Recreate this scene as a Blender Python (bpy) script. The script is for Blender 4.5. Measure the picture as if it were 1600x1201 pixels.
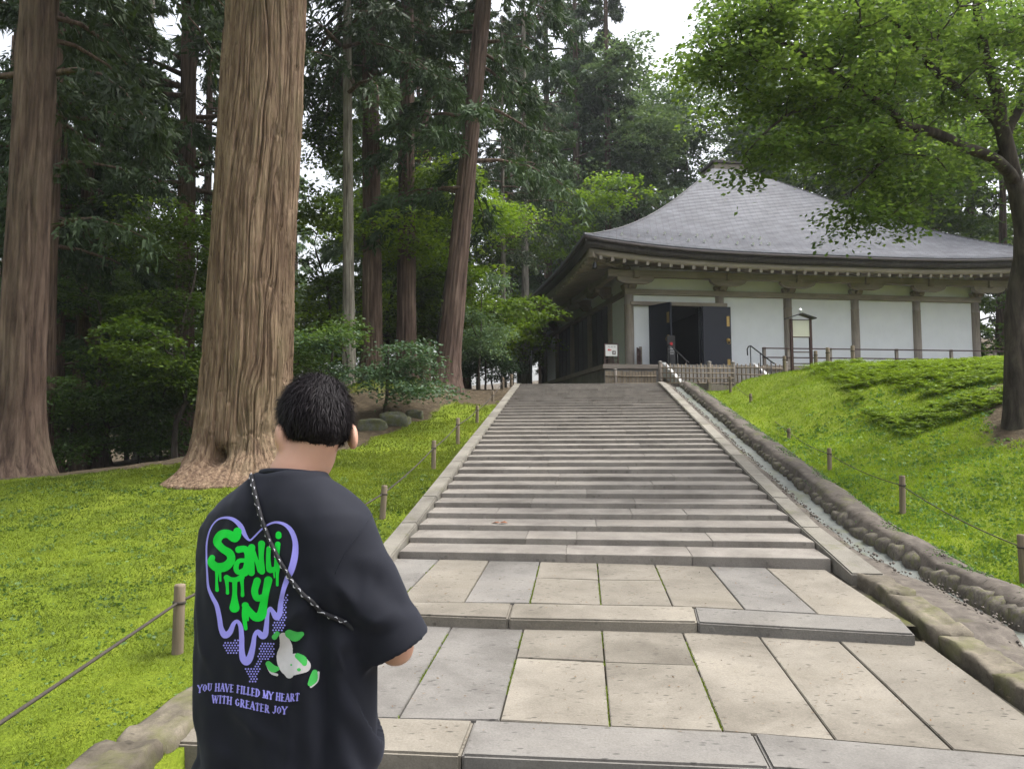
import bpy, math, random
import numpy as np
from mathutils import Vector, Matrix
from mathutils.bvhtree import BVHTree

for o in list(bpy.data.objects):
    bpy.data.objects.remove(o)
scene = bpy.context.scene
COL = scene.collection
R = math.radians
random.seed(7)
rng = np.random.default_rng(7)

# ------------------------------------------------------------------ camera
FPX = 1200.0                       # focal length in photo pixels (1600 x 1201)
PITCH, ROLL, EYE = R(3.58), R(-0.35), 1.6
cam_d = bpy.data.cameras.new('camera')
cam_d.sensor_width = 36.0
cam_d.lens = 36.0 * FPX / 1600.0
cam_d.clip_start, cam_d.clip_end = 0.05, 2000.0
cam = bpy.data.objects.new('camera', cam_d)
COL.objects.link(cam)
CAM_M = Matrix.Translation((0, 0, EYE)) @ Matrix.Rotation(R(90) + PITCH, 4, 'X') @ Matrix.Rotation(ROLL, 4, 'Z')
cam.matrix_world = CAM_M
scene.camera = cam

# ------------------------------------------------------------------ sky and sun
SUN_EL, SUN_AZ = R(64), R(82)     # azimuth clockwise from +Y (view direction)
world = bpy.data.worlds.new('World')
scene.world = world
world.use_nodes = True
wn = world.node_tree
wn.nodes.clear()
w_out = wn.nodes.new('ShaderNodeOutputWorld')
w_bg = wn.nodes.new('ShaderNodeBackground')
w_sky = wn.nodes.new('ShaderNodeTexSky')
w_sky.sky_type = 'NISHITA'
w_sky.sun_disc = False
w_sky.sun_elevation = SUN_EL
w_sky.sun_rotation = SUN_AZ
w_sky.air_density = 1.0
w_sky.dust_density = 6.0
w_sky.ozone_density = 1.0
w_hs = wn.nodes.new('ShaderNodeHueSaturation')     # an overcast sky: nearly colourless
w_hs.inputs['Saturation'].default_value = 0.28
w_bg.inputs['Strength'].default_value = 0.15
wn.links.new(w_sky.outputs[0], w_hs.inputs['Color'])
wn.links.new(w_hs.outputs[0], w_bg.inputs['Color'])
wn.links.new(w_bg.outputs[0], w_out.inputs['Surface'])

sun_d = bpy.data.lights.new('sun', 'SUN')
sun_d.energy = 0.9
sun_d.angle = R(14)
sun_d.color = (1.0, 0.97, 0.92)
sun = bpy.data.objects.new('sun', sun_d)
COL.objects.link(sun)
sdir = Vector((math.sin(SUN_AZ) * math.cos(SUN_EL), math.cos(SUN_AZ) * math.cos(SUN_EL), math.sin(SUN_EL)))
sun.rotation_euler = sdir.to_track_quat('Z', 'Y').to_euler()
sun.location = sdir * 60

vs = scene.view_settings
vs.view_transform = 'Standard'
vs.look = 'None'
vs.exposure = 1.56
vs.gamma = 1.0
vs.use_curve_mapping = False
cy = scene.cycles
cy.use_denoising = True
cy.max_bounces = 7
cy.diffuse_bounces = 4
cy.glossy_bounces = 3
cy.transmission_bounces = 4
cy.transparent_max_bounces = 4
cy.caustics_reflective = False
cy.caustics_refractive = False
cy.sample_clamp_indirect = 6.0

# ------------------------------------------------------------------ helpers
CAM_R = np.array(CAM_M.to_3x3())
def ray(px, py):
    """unit direction (world) through a photo pixel"""
    d = CAM_R @ np.array([(px - 800.0) / FPX, (600.5 - py) / FPX, -1.0])
    return d / np.linalg.norm(d)
def at(px, py, dist):
    """world point on that ray at forward distance (world Y) dist"""
    d = ray(px, py)
    return np.array([0, 0, EYE]) + d * (dist / d[1])
def on_plane(px, py, z0, y0, k):
    """hit of that ray with z = z0 + k (y - y0)"""
    d = ray(px, py)
    t = (z0 + k * (0 - y0) - EYE) / (d[2] - k * d[1])
    return np.array([0, 0, EYE]) + d * t

def hash2(i, j, s=0):
    n = (i.astype(np.int64) * 374761393 + j.astype(np.int64) * 668265263 + s * 982451653) & 0x7fffffff
    n = ((n ^ (n >> 13)) * 1274126177) & 0x7fffffff
    n = (n ^ (n >> 16)) & 0x7fffffff
    return n / float(0x7fffffff)
def vnoise(x, y, s=0):
    x = np.asarray(x, float); y = np.asarray(y, float)
    i = np.floor(x); j = np.floor(y)
    fx = x - i; fy = y - j
    fx = fx * fx * (3 - 2 * fx); fy = fy * fy * (3 - 2 * fy)
    a = hash2(i, j, s); b = hash2(i + 1, j, s); c = hash2(i, j + 1, s); d = hash2(i + 1, j + 1, s)
    return (a * (1 - fx) + b * fx) * (1 - fy) + (c * (1 - fx) + d * fx) * fy
def fbm(x, y, s=0, o=4):
    v = 0; amp = 0.5; tot = 0
    for k in range(o):
        v = v + amp * vnoise(x * 2 ** k, y * 2 ** k, s + k * 17); tot += amp; amp *= 0.5
    return v / tot
def smooth01(t):
    t = np.clip(t, 0, 1)
    return t * t * (3 - 2 * t)

def link(o, parent=None):
    COL.objects.link(o)
    if parent is not None:
        o.parent = parent
    return o
def tag(o, label=None, cat=None, group=None, kind=None):
    if label: o['label'] = label
    if cat: o['category'] = cat
    if group: o['group'] = group
    if kind: o['kind'] = kind
    return o
def empty(name, loc=(0, 0, 0), rz=0.0):
    o = bpy.data.objects.new(name, None)
    o.empty_display_size = 0.1
    o.location = loc
    o.rotation_euler = (0, 0, rz)
    return link(o)
def mesh_np(name, v, f, mat=None, smooth=False, tint=None):
    """mesh data from numpy: f is (M,3) or (M,4)"""
    v = np.asarray(v, np.float32); f = np.asarray(f, np.int32)
    me = bpy.data.meshes.new(name)
    me.vertices.add(len(v)); me.vertices.foreach_set('co', v.ravel())
    k = f.shape[1]
    me.loops.add(f.size); me.loops.foreach_set('vertex_index', f.ravel())
    me.polygons.add(len(f))
    me.polygons.foreach_set('loop_start', np.arange(0, f.size, k, dtype=np.int32))
    try:
        me.polygons.foreach_set('loop_total', np.full(len(f), k, np.int32))
    except Exception:
        pass
    if smooth:
        me.polygons.foreach_set('use_smooth', np.ones(len(f), bool))
    if tint is not None:
        a = me.attributes.new('tint', 'FLOAT', 'FACE')
        a.data.foreach_set('value', np.asarray(tint, np.float32))
    me.update(calc_edges=True)
    if mat: me.materials.append(mat)
    return me
def obj_np(name, v, f, mat, parent=None, smooth=False, tint=None):
    return link(bpy.data.objects.new(name, mesh_np(name, v, f, mat, smooth, tint)), parent)
def obj_me(name, me, parent=None, loc=None, rz=None):
    o = bpy.data.objects.new(name, me)
    if loc is not None: o.location = loc
    if rz is not None: o.rotation_euler = (0, 0, rz)
    return link(o, parent)

class MB:
    """collects polygons; build() links them as one mesh object"""
    def __init__(self):
        self.v = []; self.f = []
    def poly(self, pts, faces):
        n = len(self.v)
        self.v += [tuple(map(float, p)) for p in pts]
        self.f += [tuple(n + i for i in q) for q in faces]
        return self
    def box(self, x0, x1, y0, y1, z0, z1):
        p = [(x0, y0, z0), (x1, y0, z0), (x1, y1, z0), (x0, y1, z0), (x0, y0, z1), (x1, y0, z1), (x1, y1, z1), (x0, y1, z1)]
        return self.poly(p, [(3, 2, 1, 0), (4, 5, 6, 7), (0, 1, 5, 4), (1, 2, 6, 5), (2, 3, 7, 6), (3, 0, 4, 7)])
    def hexa(self, p):
        """8 points: bottom loop 4, top loop 4"""
        return self.poly(p, [(3, 2, 1, 0), (4, 5, 6, 7), (0, 1, 5, 4), (1, 2, 6, 5), (2, 3, 7, 6), (3, 0, 4, 7)])
    def prism(self, prof, y0, y1, axis='y'):
        """closed 2D profile (a,z) extruded along axis"""
        n = len(prof)
        if axis == 'y':
            p = [(a, y0, z) for a, z in prof] + [(a, y1, z) for a, z in prof]
        else:
            p = [(y0, a, z) for a, z in prof] + [(y1, a, z) for a, z in prof]
        fs = [tuple(range(n))[::-1], tuple(range(n, 2 * n))]
        fs += [(i, (i + 1) % n, n + (i + 1) % n, n + i) for i in range(n)]
        return self.poly(p, fs)
    def tube(self, pts, rad, seg=8, caps=True):
        pts = [np.asarray(p, float) for p in pts]
        rad = [rad] * len(pts) if np.isscalar(rad) else list(rad)
        n0 = len(self.v)
        ref = np.array([0, 0, 1.0]); N = len(pts)
        prev = None
        for i, p in enumerate(pts):
            t = pts[min(i + 1, N - 1)] - pts[max(i - 1, 0)]
            t = t / (np.linalg.norm(t) + 1e-9)
            if prev is None:
                r0 = ref if abs(t[2]) < 0.9 else np.array([1.0, 0, 0])
                a = np.cross(t, r0)
            else:
                a = prev - t * np.dot(prev, t)
            a = a / (np.linalg.norm(a) + 1e-9); prev = a
            b = np.cross(t, a)
            for k in range(seg):
                w = 2 * math.pi * k / seg
                self.v.append(tuple(p + rad[i] * (math.cos(w) * a + math.sin(w) * b)))
        for i in range(N - 1):
            for k in range(seg):
                q = (k + 1) % seg
                self.f.append((n0 + i * seg + k, n0 + i * seg + q, n0 + (i + 1) * seg + q, n0 + (i + 1) * seg + k))
        if caps:
            self.f.append(tuple(n0 + k for k in range(seg))[::-1])
            self.f.append(tuple(n0 + (N - 1) * seg + k for k in range(seg)))
        return self
    def lathe(self, prof, seg=16, c=(0, 0, 0)):
        n0 = len(self.v)
        for r, z in prof:
            for k in range(seg):
                w = 2 * math.pi * k / seg
                self.v.append((c[0] + r * math.cos(w), c[1] + r * math.sin(w), c[2] + z))
        for i in range(len(prof) - 1):
            for k in range(seg):
                q = (k + 1) % seg
                self.f.append((n0 + i * seg + k, n0 + i * seg + q, n0 + (i + 1) * seg + q, n0 + (i + 1) * seg + k))
        self.f.append(tuple(n0 + k for k in range(seg))[::-1])
        self.f.append(tuple(n0 + (len(prof) - 1) * seg + k for k in range(seg)))
        return self
    def mesh(self, name, mat=None, smooth=False):
        me = bpy.data.meshes.new(name)
        me.from_pydata(self.v, [], self.f)
        if smooth:
            me.polygons.foreach_set('use_smooth', np.ones(len(me.polygons), bool))
        me.update()
        if mat: me.materials.append(mat)
        return me
    def build(self, name, mat, parent=None, smooth=False, bevel=0.0, bseg=2, loc=None):
        me = self.mesh(name, mat, smooth)
        if bevel:
            import bmesh
            bm = bmesh.new(); bm.from_mesh(me)
            bmesh.ops.bevel(bm, geom=bm.edges[:], offset=bevel, segments=bseg, affect='EDGES', clamp_overlap=True)
            bm.to_mesh(me); bm.free()
        o = bpy.data.objects.new(name, me)
        if loc is not None: o.location = loc
        return link(o, parent)

# ------------------------------------------------------------------ materials
def new_mat(name):
    m = bpy.data.materials.new(name)
    m.use_nodes = True
    nt = m.node_tree
    b = nt.nodes['Principled BSDF']
    return m, nt, b
def nd(nt, t, **kw):
    n = nt.nodes.new(t)
    for k, v in kw.items():
        if k in n.inputs: n.inputs[k].default_value = v
        else: setattr(n, k, v)
    return n
def lk(nt, a, b): nt.links.new(a, b)
def coords(nt, kind='Object', scale=(1, 1, 1)):
    tc = nd(nt, 'ShaderNodeTexCoord')
    mp = nd(nt, 'ShaderNodeMapping')
    mp.inputs['Scale'].default_value = scale
    lk(nt, tc.outputs[kind], mp.inputs['Vector'])
    return mp.outputs[0]
def ramp(nt, fac, stops):
    r = nd(nt, 'ShaderNodeValToRGB')
    e = r.color_ramp.elements
    while len(e) < len(stops): e.new(0.5)
    for i, (p, c) in enumerate(stops):
        e[i].position = p
        e[i].color = (*c, 1) if len(c) == 3 else c
    lk(nt, fac, r.inputs[0])
    return r.outputs[0]
def noise(nt, vec, scale=5, detail=4, rough=0.55, dist=0.0):
    n = nd(nt, 'ShaderNodeTexNoise')
    n.inputs['Scale'].default_value = scale
    n.inputs['Detail'].default_value = detail
    n.inputs['Roughness'].default_value = rough
    n.inputs['Distortion'].default_value = dist
    lk(nt, vec, n.inputs['Vector'])
    return n.outputs['Fac']
def mixc(nt, fac, a, b, mode='MIX'):
    m = nd(nt, 'ShaderNodeMix', data_type='RGBA', blend_type=mode)
    m.clamp_result = False
    for s, v in ((m.inputs[0], fac), (m.inputs[6], a), (m.inputs[7], b)):
        if isinstance(v, (int, float)): s.default_value = v
        elif isinstance(v, tuple): s.default_value = (*v, 1) if len(v) == 3 else v
        else: lk(nt, v, s)
    return m.outputs[2]
def bump(nt, b, height, strength=0.5, dist=0.02):
    n = nd(nt, 'ShaderNodeBump')
    n.inputs['Strength'].default_value = strength
    n.inputs['Distance'].default_value = dist
    lk(nt, height, n.inputs['Height'])
    lk(nt, n.outputs[0], b.inputs['Normal'])
def objrand(nt, lo, hi):
    oi = nd(nt, 'ShaderNodeObjectInfo')
    mr = nd(nt, 'ShaderNodeMapRange')
    mr.inputs['To Min'].default_value = lo
    mr.inputs['To Max'].default_value = hi
    lk(nt, oi.outputs['Random'], mr.inputs['Value'])
    return mr.outputs[0]
def simple(name, c, rough=0.6, metal=0.0, var=0.25, scale=8, bstr=0.15, kind='Object', stretch=(1, 1, 1), orand=0.0, bdist=0.01, spec=0.3):
    """one base colour with mottling, fine relief and, if asked, a per-object shade"""
    m, nt, b = new_mat(name)
    vec = coords(nt, kind, stretch)
    n1 = noise(nt, vec, scale, 6, 0.6)
    lo = tuple(x * (1 - var) for x in c); hi = tuple(min(1, x * (1 + var)) for x in c)
    col = ramp(nt, n1, [(0.25, lo), (0.75, hi)])
    if orand:
        hs = nd(nt, 'ShaderNodeHueSaturation')
        lk(nt, col, hs.inputs['Color']); lk(nt, objrand(nt, 1 - orand, 1 + orand), hs.inputs['Value'])
        col = hs.outputs[0]
    lk(nt, col, b.inputs['Base Color'])
    b.inputs['Roughness'].default_value = rough
    b.inputs['Metallic'].default_value = metal
    b.inputs['Specular IOR Level'].default_value = spec
    if bstr:
        n2 = noise(nt, vec, scale * 6, 5, 0.6)
        bump(nt, b, n2, bstr, bdist)
    return m
def leaf_mat(name, dark, light, trans=0.35, rough=0.5):
    m, nt, b = new_mat(name)
    at_ = nd(nt, 'ShaderNodeAttribute', attribute_name='tint')
    col = ramp(nt, at_.outputs['Fac'], [(0.0, dark), (1.0, light)])
    hs = nd(nt, 'ShaderNodeHueSaturation')
    lk(nt, col, hs.inputs['Color'])
    lk(nt, objrand(nt, 0.8, 1.15), hs.inputs['Value'])
    lk(nt, objrand(nt, 0.49, 0.51), hs.inputs['Hue'])
    col = hs.outputs[0]
    lk(nt, col, b.inputs['Base Color'])
    b.inputs['Roughness'].default_value = rough
    b.inputs['Specular IOR Level'].default_value = 0.25
    if trans:
        tr = nd(nt, 'ShaderNodeBsdfTranslucent')
        bright = mixc(nt, 1.0, col, (1.25, 1.2, 0.6), 'MULTIPLY')
        lk(nt, bright, tr.inputs['Color'])
        mx = nd(nt, 'ShaderNodeMixShader')
        mx.inputs[0].default_value = trans
        lk(nt, b.outputs[0], mx.inputs[1]); lk(nt, tr.outputs[0], mx.inputs[2])
        lk(nt, mx.outputs[0], nt.nodes['Material Output'].inputs['Surface'])
    return m
def stone_mat(name, c1, c2, scale=3.0, speck=0.5, orand=0.12, moss=0.0, rough=0.85):
    """weathered cut stone: mottled, with dark pits and, if asked, moss stains"""
    m, nt, b = new_mat(name)
    vec = coords(nt, 'Object')
    oi = nd(nt, 'ShaderNodeObjectInfo')
    add = nd(nt, 'ShaderNodeVectorMath', operation='MULTIPLY_ADD')
    lk(nt, oi.outputs['Random'], add.inputs[0]); add.inputs[1].default_value = (37, 53, 71)
    lk(nt, vec, add.inputs[2])
    vec = add.outputs[0]
    n1 = noise(nt, vec, scale, 6, 0.62, 0.3)
    col = ramp(nt, n1, [(0.3, c1), (0.72, c2)])
    mp = nd(nt, 'ShaderNodeMapping'); mp.inputs['Scale'].default_value = (1.0, 2.6, 1.0)
    lk(nt, vec, mp.inputs['Vector'])
    vo = nd(nt, 'ShaderNodeTexVoronoi'); vo.inputs['Scale'].default_value = 11
    lk(nt, mp.outputs[0], vo.inputs['Vector'])
    pits = ramp(nt, vo.outputs['Distance'], [(0.13, (1, 1, 1)), (0.24, (0, 0, 0))])
    gate = ramp(nt, noise(nt, vec, 5, 3), [(0.44, (0, 0, 0)), (0.54, (1, 1, 1))])
    pit = mixc(nt, 1.0, pits, gate, 'MULTIPLY')
    f = nd(nt, 'ShaderNodeMath', operation='MULTIPLY'); lk(nt, pit, f.inputs[0]); f.inputs[1].default_value = speck
    col = mixc(nt, f.outputs[0], col, tuple(x * 0.45 for x in c1))
    stain = ramp(nt, noise(nt, vec, 0.9, 5, 0.6, 0.5), [(0.32, (0.66, 0.65, 0.64)), (0.5, (1, 1, 1)), (0.75, (1.1, 1.09, 1.06))])
    col = mixc(nt, 1.0, col, stain, 'MULTIPLY')
    fine = ramp(nt, noise(nt, vec, 90, 3, 0.7), [(0.3, (0.82, 0.82, 0.82)), (0.7, (1.12, 1.12, 1.12))])
    col = mixc(nt, 1.0, col, fine, 'MULTIPLY')
    if moss:
        mm = ramp(nt, noise(nt, vec, 2.3, 7, 0.7), [(0.62 - 0.3 * moss, (0, 0, 0)), (0.78 - 0.2 * moss, (1, 1, 1))])
        f2 = nd(nt, 'ShaderNodeMath', operation='MULTIPLY'); lk(nt, mm, f2.inputs[0]); f2.inputs[1].default_value = 0.85
        col = mixc(nt, f2.outputs[0], col, (0.10, 0.105, 0.03))
    hs = nd(nt, 'ShaderNodeHueSaturation')
    lk(nt, col, hs.inputs['Color']); lk(nt, objrand(nt, 1 - orand, 1 + orand), hs.inputs['Value'])
    lk(nt, hs.outputs[0], b.inputs['Base Color'])
    b.inputs['Roughness'].default_value = rough
    b.inputs['Specular IOR Level'].default_value = 0.25
    h = mixc(nt, 0.5, noise(nt, vec, 45, 6, 0.7), pits)
    bump(nt, b, h, 0.5, 0.009)
    return m
def wood_mat(name, c1, c2, axis='z', orand=0.12, rough=0.8, sc=1.0):
    m, nt, b = new_mat(name)
    s = {'z': (14, 14, 0.8), 'x': (0.8, 14, 14), 'y': (14, 0.8, 14)}[axis]
    vec = coords(nt, 'Object', tuple(q * sc for q in s))
    oi = nd(nt, 'ShaderNodeObjectInfo')
    add = nd(nt, 'ShaderNodeVectorMath', operation='MULTIPLY_ADD')
    lk(nt, oi.outputs['Random'], add.inputs[0]); add.inputs[1].default_value = (31, 17, 23)
    lk(nt, vec, add.inputs[2])
    n1 = noise(nt, add.outputs[0], 1.2, 6, 0.65, 0.6)
    col = ramp(nt, n1, [(0.3, c1), (0.7, c2)])
    big = ramp(nt, noise(nt, coords(nt, 'Object'), 1.1, 4), [(0.3, (0.8, 0.8, 0.8)), (0.7, (1.1, 1.1, 1.1))])
    col = mixc(nt, 1.0, col, big, 'MULTIPLY')
    hs = nd(nt, 'ShaderNodeHueSaturation')
    lk(nt, col, hs.inputs['Color']); lk(nt, objrand(nt, 1 - orand, 1 + orand), hs.inputs['Value'])
    lk(nt, hs.outputs[0], b.inputs['Base Color'])
    b.inputs['Roughness'].default_value = rough
    b.inputs['Specular IOR Level'].default_value = 0.2
    bump(nt, b, n1, 0.4, 0.006)
    return m
def bark_mat(name, c1, c2, moss=(0.10, 0.10, 0.035), mossf=0.4, vz=0.35, fine=14, rough=0.9, bstr=0.8, bdist=0.03):
    """fibrous bark: long vertical strips, dark fissures, moss stains with a shape of their own"""
    m, nt, b = new_mat(name)
    vec = coords(nt, 'Object', (1, 1, vz))
    vf = coords(nt, 'Object', (1, 1, vz * 0.22))
    n1 = noise(nt, vf, fine, 6, 0.65, 0.4)
    n2 = noise(nt, vec, 2.5, 4, 0.6)
    col = ramp(nt, n1, [(0.3, tuple(x * 0.38 for x in c1)), (0.45, c1), (0.7, c2)])
    big = ramp(nt, n2, [(0.3, (0.75, 0.72, 0.7)), (0.7, (1.15, 1.15, 1.12))])
    col = mixc(nt, 1.0, col, big, 'MULTIPLY')
    if mossf:
        mm = ramp(nt, noise(nt, vec, 1.3, 6, 0.7), [(0.5, (0, 0, 0)), (0.72, (1, 1, 1))])
        f = nd(nt, 'ShaderNodeMath', operation='MULTIPLY'); lk(nt, mm, f.inputs[0]); f.inputs[1].default_value = mossf
        col = mixc(nt, f.outputs[0], col, moss)
    lk(nt, col, b.inputs['Base Color'])
    b.inputs['Roughness'].default_value = rough
    b.inputs['Specular IOR Level'].default_value = 0.15
    bump(nt, b, n1, bstr, bdist)
    return m

MAT = {}
MAT['slab_a'] = stone_mat('paving_stone_warm', (0.145, 0.130, 0.106), (0.215, 0.195, 0.162), 2.2, 0.85, 0.10)
MAT['slab_b'] = stone_mat('paving_stone_grey', (0.130, 0.122, 0.112), (0.188, 0.178, 0.163), 2.2, 0.8, 0.10)
MAT['step'] = stone_mat('step_stone', (0.168, 0.152, 0.134), (0.255, 0.235, 0.208), 3.0, 0.4, 0.05)
MAT['border'] = stone_mat('border_stone', (0.155, 0.143, 0.12), (0.235, 0.22, 0.187), 3.0, 0.3, 0.1, 0.15)
MAT['rough_border'] = stone_mat('rough_border_stone', (0.085, 0.073, 0.055), (0.19, 0.165, 0.125), 9.0, 0.5, 0.15, 0.42)
MAT['gravel'] = simple('gravel', (0.12, 0.105, 0.09), 0.9, var=0.5, scale=30, bstr=0)
MAT['cobble'] = stone_mat('cobble_stone', (0.06, 0.053, 0.044), (0.15, 0.132, 0.11), 5.0, 0.4, 0.2, 0.45)
MAT['channel'] = stone_mat('channel_concrete', (0.10, 0.11, 0.10), (0.19, 0.20, 0.185), 3.5, 0.5, 0.05, 0.3, 0.4)
MAT['earth'] = stone_mat('gravelly_earth', (0.055, 0.046, 0.038), (0.135, 0.117, 0.098), 9.0, 0.8, 0.05, 0.2)
MAT['joint'] = stone_mat('joint_soil', (0.03, 0.026, 0.02), (0.07, 0.06, 0.045), 9.0, 0.5, 0.05, 0.5)
MAT['boulder'] = stone_mat('mossy_boulder', (0.08, 0.085, 0.07), (0.17, 0.17, 0.15), 5.0, 0.4, 0.15, 0.75)
MAT['rope'] = simple('dark_rope', (0.05, 0.042, 0.035), 0.9, scale=60)
MAT['post_wood'] = wood_mat('post_wood', (0.13, 0.10, 0.07), (0.26, 0.21, 0.15), 'z')
# ------------------------------------------------------------------ the approach: frame of the stairs
ANG = R(5.2)
OX, OY = 0.86, 7.15
U = np.array([math.sin(ANG), math.cos(ANG)])
V = np.array([math.cos(ANG), -math.sin(ANG)])
HW = 1.96                                     # half width of the flight
N_STEP, RISE = 34, 0.076
A_TOP = 15.25
Z_FOOT = 0.40
def uv(a, b):
    return np.array([OX, OY]) + U * a + V * b
def to_uv(x, y):
    dx = np.asarray(x) - OX; dy = np.asarray(y) - OY
    return dx * U[0] + dy * U[1], dx * V[0] + dy * V[1]
def step_a(n, b):
    t = (b + HW) / (2 * HW)
    aL = 0.07 + n * (15.04 - 0.07) / N_STEP
    aR = -0.12 + n * (15.42 + 0.12) / N_STEP
    return aL * (1 - t) + aR * t
Z_TOP = Z_FOOT + N_STEP * RISE
def S(a):
    """smooth height of the approach along a"""
    a = np.asarray(a, float)
    lo = np.where(a < -1.65, 0.12 + 0.06 * (a + 3.45), 0.30 + 0.06 * (a + 1.65))
    st = Z_FOOT + 0.04 + a * (N_STEP * RISE) / A_TOP
    return np.where(a < 0, lo, np.minimum(st, Z_TOP))

# ------------------------------------------------------------------ terrain
cp = []
for d, z in ((2.5, .04), (4.42, .17), (6.5, .36), (8.83, .64), (11.8, 1.03), (14.1, 1.39), (16.6, 1.81), (19.55, 2.25), (22.5, 2.8)):
    cp.append((-1.65 + .093 * (d - 7.06), d, z))
for a in (0.5, 4, 8, 12, 15):
    for b, dz in ((-2.25, -0.06), (3.4, -0.26)):
        p = uv(a, b); cp.append((p[0], p[1], float(S(a)) + dz))
cp += [(-2.4, 3.6, .05), (-4.5, 6.8, .33), (-5.1, 9.5, .61), (-4.5, 12, 1.1), (-8.9, 14, .84), (-6.5, 13, 1.06), (-8, 16, .75),
       (-14, 25, .5), (-6, 22, 1.5), (-20, 40, 0.2), (-3.2, 16, 1.93), (-2.5, 19, 2.9), (-3, 21, 3.1), (-4.1, 19, 2.75), (-4, 26, 2.9),
       (0, 30, 3.0), (0, 24.5, 2.97), (0, 40, 3.0), (-10, 30, 1.4), (-2.6, 13.5, 1.25), (-3.2, 9, .62), (-7, 9, .55), (-10, 8, .3), (-12, 12, .6),
       (4, 25, 3.0), (8, 25, 3.05), (2, 23.5, 2.96), (12, 27, 3.05), (20, 30, 3.0), (5, 45, 3.0), (15, 45, 3.0), (30, 40, 4), (12, 36, 3.0), (6, 33, 3.0), (16, 33, 3.0)]
for d, z in ((5.2, .02), (7.2, .17), (9.3, .61), (12.4, .97), (15.3, 1.36), (18.6, 1.9), (21.1, 2.3), (23.0, 2.75)):
    cp.append((4.72 + .093 * (d - 7.06), d, z))
cp += [(6.5, 13, 1.44), (7.3, 11, 1.40), (6.3, 9, .78), (6, 7, .35), (8, 9, 1.1), (10, 10, 1.9), (7.9, 19, 3.15), (9.5, 19, 3.2), (7, 20.5, 3.1),
       (10, 16, 2.9), (11, 13, 2.6), (7.75, 12, 1.85), (9, 14, 2.5), (6.1, 17.5, 2.55), (6.1, 21, 2.95), (9, 22, 3.2), (13, 20, 3.3), (14, 15, 3.3),
       (0, -6, -.2), (-5, 0, 0), (5, 0, 0), (4.8, 3.5, .0), (-3.5, 1.5, 0), (7, 3, .1), (-9, 3, .1),
       (-80, 10, 0), (-80, 80, 2), (0, 140, 9), (80, 80, 14), (80, 10, 6), (-40, 60, 1.5), (40, 60, 7), (0, 70, 3.6), (-30, 20, .3), (25, 12, 4.5), (0, -40, -1), (-40, -30, -1), (40, -30, 1)]
cp = np.array(cp)
def tps(r2):
    return r2 * np.log(np.maximum(r2, 1e-12)) * 0.5
def _fit():
    n = len(cp); X = cp[:, :2] / 20.0
    r2 = ((X[:, None] - X[None]) ** 2).sum(-1)
    A = np.zeros((n + 3, n + 3))
    A[:n, :n] = tps(r2) + np.eye(n) * 2e-4
    A[:n, n] = 1; A[:n, n + 1:] = X; A[n, :n] = 1; A[n + 1:, :n] = X.T
    return np.linalg.solve(A, np.r_[cp[:, 2], 0, 0, 0])
TW = _fit()
def terrain(x, y):
    """height of the bare ground"""
    x = np.asarray(x, float); y = np.asarray(y, float)
    sh = x.shape; P = np.stack([x.ravel(), y.ravel()], 1) / 20.0; X = cp[:, :2] / 20.0
    out = np.empty(len(P)); n = len(cp)
    for i in range(0, len(P), 20000):
        q = P[i:i + 20000]
        out[i:i + 20000] = tps(((q[:, None] - X[None]) ** 2).sum(-1)) @ TW[:n] + TW[n] + q @ TW[n + 1:]
    z = out.reshape(sh)
    z = z + (fbm(x * 1.1, y * 1.1, 3, 3) - 0.5) * 0.07 + (fbm(x * 4, y * 4, 9, 2) - 0.5) * 0.03
    return z
B_L, B_R = -HW - 0.15, 2.95                   # the approach with its borders and drain lies between
def sym_sp(lo, hi, fine, n, m):
    """fine spacing from lo to hi, then growing outwards"""
    mid = np.arange(lo, hi, fine)
    g = np.cumsum(fine * np.power(m, np.arange(1, n)))
    return mid, g
midb, g = sym_sp(4.0, 11.0, 0.16, 48, 1.11)
bL = np.r_[-(g[::-1]) - 10.0, np.arange(-10.0, B_L - 0.1, 0.16), B_L - 0.01]
bR = np.r_[B_R + 0.01, np.arange(B_R + 0.12, 10.0, 0.16), 10.0 + g]
bs = np.r_[bL, np.array([B_L + 0.02, -1.0, 1.0, B_R - 0.02]), bR]
ga = np.cumsum(0.16 * np.power(1.11, np.arange(1, 50)))
as_ = np.r_[-(ga[:40][::-1]) - 6.0, np.arange(-6.0, 18.0, 0.16), 18.0 + ga]
AA, BB = np.meshgrid(as_, bs, indexing='ij')
GX = OX + U[0] * AA + V[0] * BB
GY = OY + U[1] * AA + V[1] * BB
GZ = terrain(GX, GY)
inside = (BB > B_L) & (BB < B_R) & (AA < A_TOP + 1.6)
GZ = np.where(inside, np.minimum(GZ, S(AA)) - 0.55, GZ)
hall_zone = (GX > 1.5) & (GY > 24.5) & (GX < 30) & (GY < 45)
ni, nj = AA.shape
idx = np.arange(ni * nj).reshape(ni, nj)
gf = np.stack([idx[:-1, :-1], idx[:-1, 1:], idx[1:, 1:], idx[1:, :-1]], -1).reshape(-1, 4)[:, ::-1]
gv = np.stack([GX, GY, GZ], -1).reshape(-1, 3)

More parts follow.
